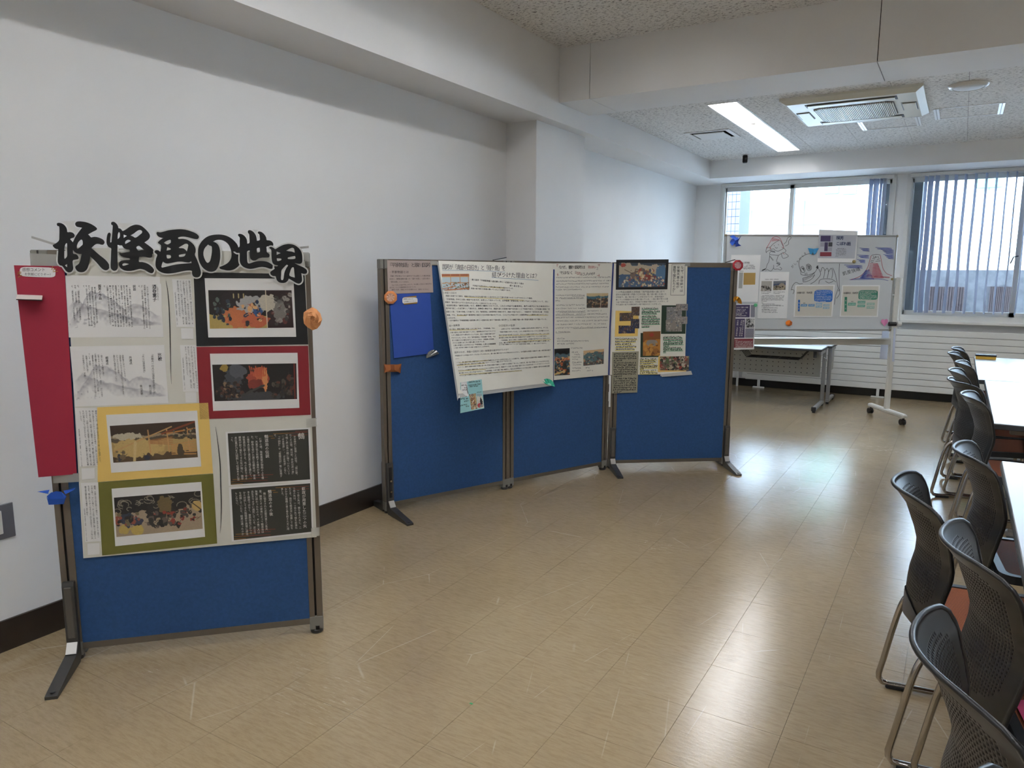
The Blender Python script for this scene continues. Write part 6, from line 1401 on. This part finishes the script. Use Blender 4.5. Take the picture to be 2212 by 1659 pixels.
text(g, SW, e1(232, 1195), e1(246, 1195), '＆', .0812, size=3)
for k, y in enumerate((1332, 1345, 1357, 1370, 1382, 1395, 1404)): scribble(g, SW, e1(195 if k else 190, y), e1(375 if k else 222, y), 1.6, .0812, 870+k, w=.45)
ptag(g, 'white_lettering', M_whink, o)
# magnets
for (u, v, r_, col, lb) in ((1632, 659, 4.0, '57A878', 'round green magnet at the corner of the purple poster'), (1844.5, 565, 3.6, '8A7C4E', 'round brass-coloured magnet under the title sheet'), (1927, 603, 2.6, '8A7C4E', 'small brass-coloured magnet at the whiteboard edge')):
    of = .082 if v > 650 else (.006 if v < 600 else .001); c_ = SW.px([(u, v)], of)[0]; k_ = np.linalg.norm(SW.px([(u, v+1)], of)[0]-c_)
    tag(G().tube([c_, c_+nW*.006, c_+nW*.011], [r_*k_, r_*k_, r_*k_*.75], 16).build('magnet', mat('magnet_'+col, col, .35)), lb, 'magnet')
# folded paper on the board
w_ = lambda x, y, h: (*e1(x, y), h)
M_pw = mat('origami_azure', '2E5FCB', .6); M_pw2 = mat('origami_azure_deep', '173A94', .6)
F = [([w_(130,205,.008), w_(175,190,.014), w_(225,230,.02), w_(195,250,.022)], 0), ([w_(262,190,.008), w_(225,235,.02), w_(195,250,.022), w_(215,275,.014)], 1), ([w_(258,305,.008), w_(230,285,.016), w_(195,250,.022), w_(195,318,.012)], 1), ([w_(133,270,.008), w_(195,250,.022), w_(190,275,.016), w_(160,308,.01)], 0), ([w_(145,240,.01), w_(170,225,.016), w_(195,250,.022), w_(133,270,.008)], 1)]
folded('paper_pinwheel', 'blue origami pinwheel at the top corner of the whiteboard', SW, F, [e1(165,215), e1(225,215), e1(225,290), e1(160,290)], [M_pw, M_pw2], 'origami')
F = [([w_(980,330,.006), w_(1040,338,.012), w_(1035,378,.012), w_(1020,402,.008)], 0), ([w_(1102,332,.006), w_(1045,338,.012), w_(1038,378,.012), w_(1048,405,.008)], 0), ([w_(1020,402,.008), w_(1005,395,.006), w_(980,330,.006)], 0), ([w_(1048,405,.008), w_(1066,395,.006), w_(1102,332,.006)], 0)]
folded('paper_butterfly', 'sky blue origami butterfly on the whiteboard above the skull doodle', SW, F, [e1(1000,340), e1(1085,340), e1(1040,390)], [mat('origami_sky', '3E92C4', .65)])
F = [([w_(738,1140,.01), w_(760,1118,.022), w_(790,1125,.024), w_(780,1160,.026), w_(745,1165,.016)], 0), ([w_(760,1118,.022), w_(785,1113,.014), w_(812,1135,.012), w_(790,1125,.024)], 0), ([w_(790,1125,.024), w_(812,1135,.012), w_(808,1165,.01), w_(780,1160,.026)], 1), ([w_(745,1165,.016), w_(780,1160,.026), w_(808,1165,.01), w_(775,1180,.008)], 1)]
folded('paper_pumpkin', 'bright orange origami pumpkin low on the whiteboard', SW, F, [e1(745,1125), e1(805,1130), e1(800,1172), e1(748,1168)], [mat('origami_tangerine', 'E07A1E', .6), mat('origami_tangerine_deep', 'B85A10', .6)])
F = [([w_(1775,1135,.004), w_(1778,1112,.006), w_(1795,1102,.007), w_(1815,1112,.006), w_(1813,1183,.006)], 0), ([w_(1815,1112,.006), w_(1833,1100,.007), w_(1850,1110,.006), w_(1850,1138,.004), w_(1813,1183,.006)], 1)]
folded('paper_heart', 'pink origami heart at the lower corner of the whiteboard', SW, F, [e1(1785,1115), e1(1845,1115), e1(1813,1175)], [mat('origami_pink', 'D88AB4', .7), mat('origami_pink_deep', 'CC7AA8', .7)])
# plastic pouch hanging from the upright
hp_ = Plane(SW.px([(1930, 760)], -.05)[0], nW)
o = G().sheet([(1931, 709), (1935, 708), (1932, 781), (1927, 781)], hp_.up(.09), 0, .003).build('plastic_pouch', film_material('pouch_film', 'DDE3F4', .8), fixn=False); tag(o, 'narrow clear plastic pouch hanging on the whiteboard upright', 'pouch')
o = G().sheet([(1906, 714), (1921, 714), (1916, 776), (1900, 775)], SW.up(-.09), 0, .001).build('hanging_sheet', mat('paper_pale_blue', 'C9CEDF', .7), fixn=False); tag(o, 'pale bluish sheet hanging behind the whiteboard crossbar', 'paper sheet')

# ------------------------------------------------------------------ tables
M_top = mat('laminate_white', 'B9BDC2', .30, spec=.35); M_edge = mat('edge_dark_grey', '3A3D40', .5); M_tleg = mat('table_leg_silver', '9A9A9A', .35, .6); M_modp = mat('modesty_panel_grey', 'A7A59C', .5)
def table(label, x0, x1, y0, y1, zt=.70, group=None):
    t = thing('table', label, 'table', ((x0+x1)/2, (y0+y1)/2, 0), group)
    G().bbox(x0+.004, x1-.004, y0+.004, y1-.004, zt-.006, zt, .0025).build('tabletop', M_top, t)
    G().bbox(x0, x1, y0, y1, zt-.034, zt-.0035, .004).build('edge_band', M_edge, t)
    xm = (x0+x1)/2
    for y in (y0+.12, y1-.12):
        G().bbox(x0+.09, x1-.09, y-.02, y+.02, zt-.075, zt-.034, .004).build('apron', M_modp, t)
        g = G(); g.bbox(xm-.03, xm+.03, y-.02, y+.02, .05, zt-.07, .004); g.build('leg', M_tleg, t)
        G().bbox(x0+.12, x1-.12, y-.025, y+.025, .012, .055, .01).build('foot', M_tleg, t)
        for x in (x0+.15, x1-.15): G().lathe([(.02, 0), (.022, .004), (.022, .012)], (x, y, 0), 10).build('leveler', M_black, t)
    G().box(xm-.01, xm+.01, y0+.14, y1-.14, zt-.14, zt-.05).build('beam', M_tleg, t)
    return t
table('white-topped table nearest the near end of the chair row', .221, 1.12, 2.05, 3.975)
table('white-topped table in the middle of the chair row, just short of the seam', .222, 1.12, 4.967, 6.985)
table('white-topped table with the board eraser, by the radiator', .175, 1.075, 6.997, 8.919)
# eraser
p, q = onz(2107, 775.5, .70), onz(2150.5, 775.5, .70)
t = thing('board_eraser', 'yellow and black whiteboard eraser lying on the white table', 'eraser', ((p[0]+q[0])/2, p[1], .70))
yy = p[1]
G().bbox(p[0], q[0], yy-.0, yy+.06, .70, .73, .004).build('felt', mat('eraser_yellow', 'C29A3A', .8), t); G().bbox(p[0]-.004, q[0]+.004, yy-.004, yy+.064, .731, .748, .004).build('grip', M_black, t)

# folding tables behind the whiteboard
M_wire = mat('wire_black', '15171A', .4)
def folding(label, x0, x1, y0, y1, zt, back, basket):
    t = thing('folding_table', label, 'table', ((x0+x1)/2, (y0+y1)/2, 0), 'folding tables behind the whiteboard')
    G().bbox(x0+.003, x1-.003, y0+.003, y1-.003, zt-.008, zt, .003).build('tabletop', M_top, t); G().bbox(x0, x1, y0, y1, zt-.03, zt-.005, .004).build('edge_band', M_edge, t)
    yl = y1-.06 if not back else y0+.06
    for x in (x0+.05, x1-.02):
        G().bbox(x-.02, x+.02, yl-.022, yl+.022, .05, zt-.03, .005).build('leg', M_tleg, t)
        ya, yb = (y0-.17, yl+.03) if not back else (yl-.03, y1+.0)
        G().bbox(x-.022, x+.022, ya, yb, .022, .062, .008).build('foot', M_tleg, t)
        g = G(); e_ = ya if not back else yb; k_ = 1 if not back else -1
        g.bbox(x-.025, x+.025, min(e_-.004*k_, e_+.02*k_), max(e_-.004*k_, e_+.02*k_), .018, .068, .006); g.lathe([(.018, 0), (.018, .02)], (x, e_+.02*k_, 0), 10); g.lathe([(.018, 0), (.018, .022)], (x, yl, 0), 10)
        g.build('foot_cap', M_black, t)
        G().bbox(x-.025, x+.01, y0+.05, y1-.05, zt-.07, zt-.03, .004).build('top_bracket', M_tleg, t)
    if back: G().box(x1-.05, x1-.03, y0+.08, y1-.02, zt-.32, zt-.06).build('folding_plate', MATS['modesty_panel_grey'], t)
    if basket:
        pn = G(); ym = y1-.03
        pn.box(x0+.08, x1-.06, ym-.004, ym, .33, zt-.03)
        P_ = pn.build('modesty_panel', M_modp, t, fixn=False)
        g = G()
        for r_ in range(6):
            for c_ in range(26):
                xx = x0+.12+c_*.066; zz = .37+r_*.055
                if xx < x1-.08: g.tube([(xx, ym-.0055, zz), (xx, ym-.004, zz)], .006, 6)
        hp2 = g.build('perforation', M_dark, P_, fixn=False); hp2['kind'] = 'stuff'
        for xa, xb in ((x0+.10, x0+.82), (x0+.92, x1-.16)):
            g = G()
            for k in range(5):
                y = y0+.06+k*.06; g.tube([(xa, y, zt-.03), (xa+.09, y, zt-.14), (xb-.09, y, zt-.14), (xb, y, zt-.03)], .0042, 5)
            for f_ in np.linspace(.12, .88, 6): g.tube([(xa+(xb-xa)*f_, y0+.05, zt-.142), (xa+(xb-xa)*f_, y0+.31, zt-.142)], .0042, 5)
            g.build('wire_basket', M_wire, t, fixn=False)
        G().tube([(x1-.07, y0+.02, zt-.03), (x1-.07, y0+.02, zt-.10)], .02, 8).build('latch_grip', M_black, t)
        G().tube([(x1+.0, y0+.20, zt-.11), (x1+.03, y0+.20, zt-.13), (x1+.03, y0+.20, zt-.15)], .005, 6).build('bag_hook', M_chrome, t)
    return t
folding('white-topped folding table with a wire basket and pierced front panel', -3.12, -1.275, 8.82, 9.27, .70, False, True)
folding('white-topped folding table pushed against the radiator side', -3.10, -1.235, 9.30, 9.76, .70, True, False)

# ------------------------------------------------------------------ chairs
M_cs = mat('chair_shell_black', '16171A', .36, bump=.05, bscale=500); M_cf = mat('chair_frame_black', '1D2026', .4); M_sup = mat('chair_support_grey', '3E4148', .45)
def seat_material():
    M = bpy.data.materials.new('seat_mesh_rust'); M.use_nodes = True
    N = M.node_tree.nodes; L = M.node_tree.links; b = N['Principled BSDF']
    tc = N.new('ShaderNodeTexCoord'); v = N.new('ShaderNodeTexVoronoi'); v.inputs['Scale'].default_value = 240; v.inputs['Randomness'].default_value = .1; L.new(tc.outputs['Object'], v.inputs['Vector'])
    r = N.new('ShaderNodeValToRGB'); e = r.color_ramp.elements; e[0].position = .25; e[0].color = (*lin('5A2C18'), 1); e[1].position = .55; e[1].color = (*lin('A55E38'), 1)
    L.new(v.outputs['Distance'], r.inputs[0]); L.new(r.outputs[0], b.inputs['Base Color']); b.inputs['Roughness'].default_value = .8; return M
M_seat = seat_material()
SZ = [.375, .40, .46, .525, .57, .625, .675, .72, .80, .84, .86]; SX = [.10, .078, .057, .058, .062, .074, .076, .064, .034, .012, 0.0]
def shell_pt(u, z, t=0.0):
    """point on the chair back: u across (-1..1), z height, t thickness towards the sitter"""
    hw = float(np.interp(z, [.375, .45, .56, .70, .84, .86], [.165, .195, .232, .252, .252, .248]))
    wing = float(np.interp(z, [.375, .45, .56, .7, .82, .86], [.05, .06, .070, .070, .084, .088]))
    zz = z-(.016*max(0, abs(u)-.55)**2/.2 if z > .80 else 0)*np.interp(z, [.80, .86], [0, 1])
    lip = np.interp(z, [.80, .86], [0, -.012])*(1-abs(u)**3)
    x = float(np.interp(z, SZ, SX))+wing*abs(u)**1.7+lip
    return (x+t, u*hw*(1-.02*abs(u)), zz)
def chair():
    t = thing('chair', 'chair', 'chair', (0, 0, 0), 'black mesh-back chairs along the tables')
    # back with rows of holes
    nu, nz = 44, 46; us = np.linspace(-1, 1, nu+1); zs = np.linspace(.385, .86, nz+1)
    V = []; F = []; idx = {}
    def vid(u, z, l):
        k = (round(u, 5), round(z, 5), l)
        if k not in idx: idx[k] = len(V); V.append(shell_pt(u, z, .0055 if l else 0.0))
        return idx[k]
    for i in range(nu):
        for j in range(nz):
            u0, u1, z0, z1 = us[i], us[i+1], zs[j], zs[j+1]; uc, zc2 = (u0+u1)/2, (z0+z1)/2
            hole = (abs(uc)/.82)**5+((zc2-.665)/.165)**6 < 1
            for l in (0, 1):
                q = [vid(u0, z0, l), vid(u1, z0, l), vid(u1, z1, l), vid(u0, z1, l)]
                if not hole: F.append(tuple(q) if l else tuple(reversed(q))); continue
                a, b = .27, .24; du, dz = u1-u0, z1-z0
                r_ = [vid(u0+a*du, z0+b*dz, l), vid(u1-a*du, z0+b*dz, l), vid(u1-a*du, z1-b*dz, l), vid(u0+a*du, z1-b*dz, l)]
                for k in range(4):
                    f = (q[k], q[(k+1) % 4], r_[(k+1) % 4], r_[k]); F.append(f if l else tuple(reversed(f)))
                if l:
                    r0 = [vid(u0+a*du, z0+b*dz, 0), vid(u1-a*du, z0+b*dz, 0), vid(u1-a*du, z1-b*dz, 0), vid(u0+a*du, z1-b*dz, 0)]
                    for k in range(4): F.append((r_[k], r_[(k+1) % 4], r0[(k+1) % 4], r0[k]))
    def rim(pts):
        for (a, b) in zip(pts, pts[1:]): F.append((vid(*a, 0), vid(*b, 0), vid(*b, 1), vid(*a, 1)))
    rim([(us[i], zs[0]) for i in range(nu+1)]); rim([(us[i], zs[-1]) for i in range(nu+1)]); rim([(us[0], z) for z in zs]); rim([(us[-1], z) for z in zs])
    G().add(V, F).build('backrest', M_cs, t, smooth=True, fixn=False)
    # thick rolled edge round the back
    loop = [shell_pt(-1, z, .003) for z in np.linspace(.40, .845, 16)]+[shell_pt(u, .86, .003) for u in np.linspace(-.93, .93, 22)]+[shell_pt(1, z, .003) for z in np.linspace(.845, .40, 16)]
    G().tube(loop, .0062, 7).build('back_rim', M_cs, t, smooth=True)
    # lower support plate behind the seat
    V = []; F = []; n = 12
    for k in range(n+1):
        u = -1+2*k/n
        for z, xo in ((.50, -.004), (.44, -.012), (.385, .005), (.365, .04)):
            p = shell_pt(u*.85, max(z, .385)); V.append((p[0]+xo+(.02 if z < .38 else 0), p[1], z-.02*(1-u*u) if z < .45 else z-.07*abs(u)**1.5))
    for k in range(n):
        for j in range(3): F.append((k*4+j, k*4+j+1, k*4+5+j, k*4+4+j))
    G().add(V, F).build('back_support', M_sup, t, smooth=True, fixn=False)
    # seat
    x0, x1, hw = .150, .60, .235
    G().bbox(x0+.02, x1-.02, -hw+.018, hw-.018, .437, .446, .003).build('seat', M_seat, t)
    def rr(xa, xb, h, r, n=5):
        P = []
        for cx, cy, a0 in ((xb-r, h-r, 0), (xa+r, h-r, 90), (xa+r, -h+r, 180), (xb-r, -h+r, 270)):
            for k in range(n+1): a = math.radians(a0+90*k/n); P.append((cx+r*math.cos(a), cy+r*math.sin(a)))
        return P
    o_, i_ = rr(x0, x1, hw, .05), rr(x0+.026, x1-.03, hw-.024, .035); n = len(o_); V = []; F = []
    for z in (.418, .45): V += [(x, y, z-(.02 if x > x1-.03 else 0)) for x, y in o_]+[(x, y, z-(.02 if x > x1-.03 else 0)) for x, y in i_]
    for k in range(n):
        j = (k+1) % n; F += [(k, j, n+j, n+k), (2*n+k, 3*n+k, 3*n+j, 2*n+j), (k, 2*n+k, 2*n+j, j), (n+k, n+j, 3*n+j, 3*n+k)]
    G().add(V, F).build('seat_frame', M_cf, t)
    for s_ in (-1, 1):
        y = s_*.25; P = smooth_line([(.165, y-s_*.035, .415), (.115, y-s_*.015, .40), (.083, y-s_*.005, .36), (.06, y, .27), (.024, y, .07)], 4)[:-1]
        P += [np.array(p) for p in ((.020, y, .052), (.022, y, .034), (.034, y, .019), (.055, y, .0165), (.20, y, .0165), (.46, y, .0165), (.505, y, .018), (.525, y, .03), (.530, y, .05), (.515, y-s_*.005, .20), (.50, y-s_*.02, .38), (.49, y-s_*.04, .425))]
        sf = G().tube(P, .0108, 9).build('sled_leg', M_chrome, t, smooth=True)
        for xa in (.045, .40): G().bbox(xa, xa+.085, y-.013, y+.013, 0, .018, .004).build('glide', M_black, sf)
    for x in (.15, .45): G().tube([(x, -.22, .408), (x, .22, .408)], .010, 8).build('cross_tube', M_chrome, t)
    return t
CH = [('A', -.132, 2.69, 8, 'black mesh-back chair pulled out from the row, its rust seat clear of the table'),
      ('B', .02, 2.175, 10, 'black mesh-back chair at the near table, next to the pulled-out chair'),
      ('C', -.012, 1.50, 12, 'black mesh-back chair at the near table holding the pink paper side neighbour'),
      ('K', .055, .945, 10, 'black mesh-back chair at the near end of the row, only its top rail showing'),
      ('D', .036, 3.36, 6, 'black mesh-back chair pushed to the far corner of the near table'),
      ('E', .058, 4.93, 4, 'black mesh-back chair at the near corner of the middle table'),
      ('F', -.005, 5.54, 17, 'black mesh-back chair turned away at the middle table, showing its back'),
      ('G', -.018, 6.13, 3, 'black mesh-back chair halfway along the middle table'),
      ('H', .022, 6.72, 3, 'black mesh-back chair beside the seam of the two far tables'),
      ('I', -.04, 7.45, 3, 'black mesh-back chair standing back from the table with the eraser'),
      ('J', -.018, 7.97, 3, 'black mesh-back chair at the end of the row toward the radiator')]
proto_ = chair(); first = True
for key, x, y, a, lb in CH:
    c_ = proto_ if first else copy_tree(proto_); first = False
    c_['label'] = lb; place(c_, (x, y, 0), math.radians(a))
# pink paper on the seat of chair C's neighbour
pk = [onz(u, v, .452) for u, v in ((2189, 1513), (2260, 1513), (2300, 1640), (2213, 1560))]
o = G().prism(pk, (0, 0, .0015)).build('pink_paper', mat('paper_hot_pink', 'E0558A', .7)); tag(o, 'bright pink sheet of paper lying on a rust chair seat', 'paper sheet')
# bit of green paper on the floor
c_ = onz(1018, 1520, 0); tag(G().box(c_[0]-.006, c_[0]+.006, c_[1]-.004, c_[1]+.004, 0, .0008).build('paper_scrap', mat('scrap_green', '2E8A4E', .7)), 'tiny green paper scrap on the floor tiles', 'paper scrap')
bpy.data.objects.remove(_fo)
bpy.context.view_layer.update()
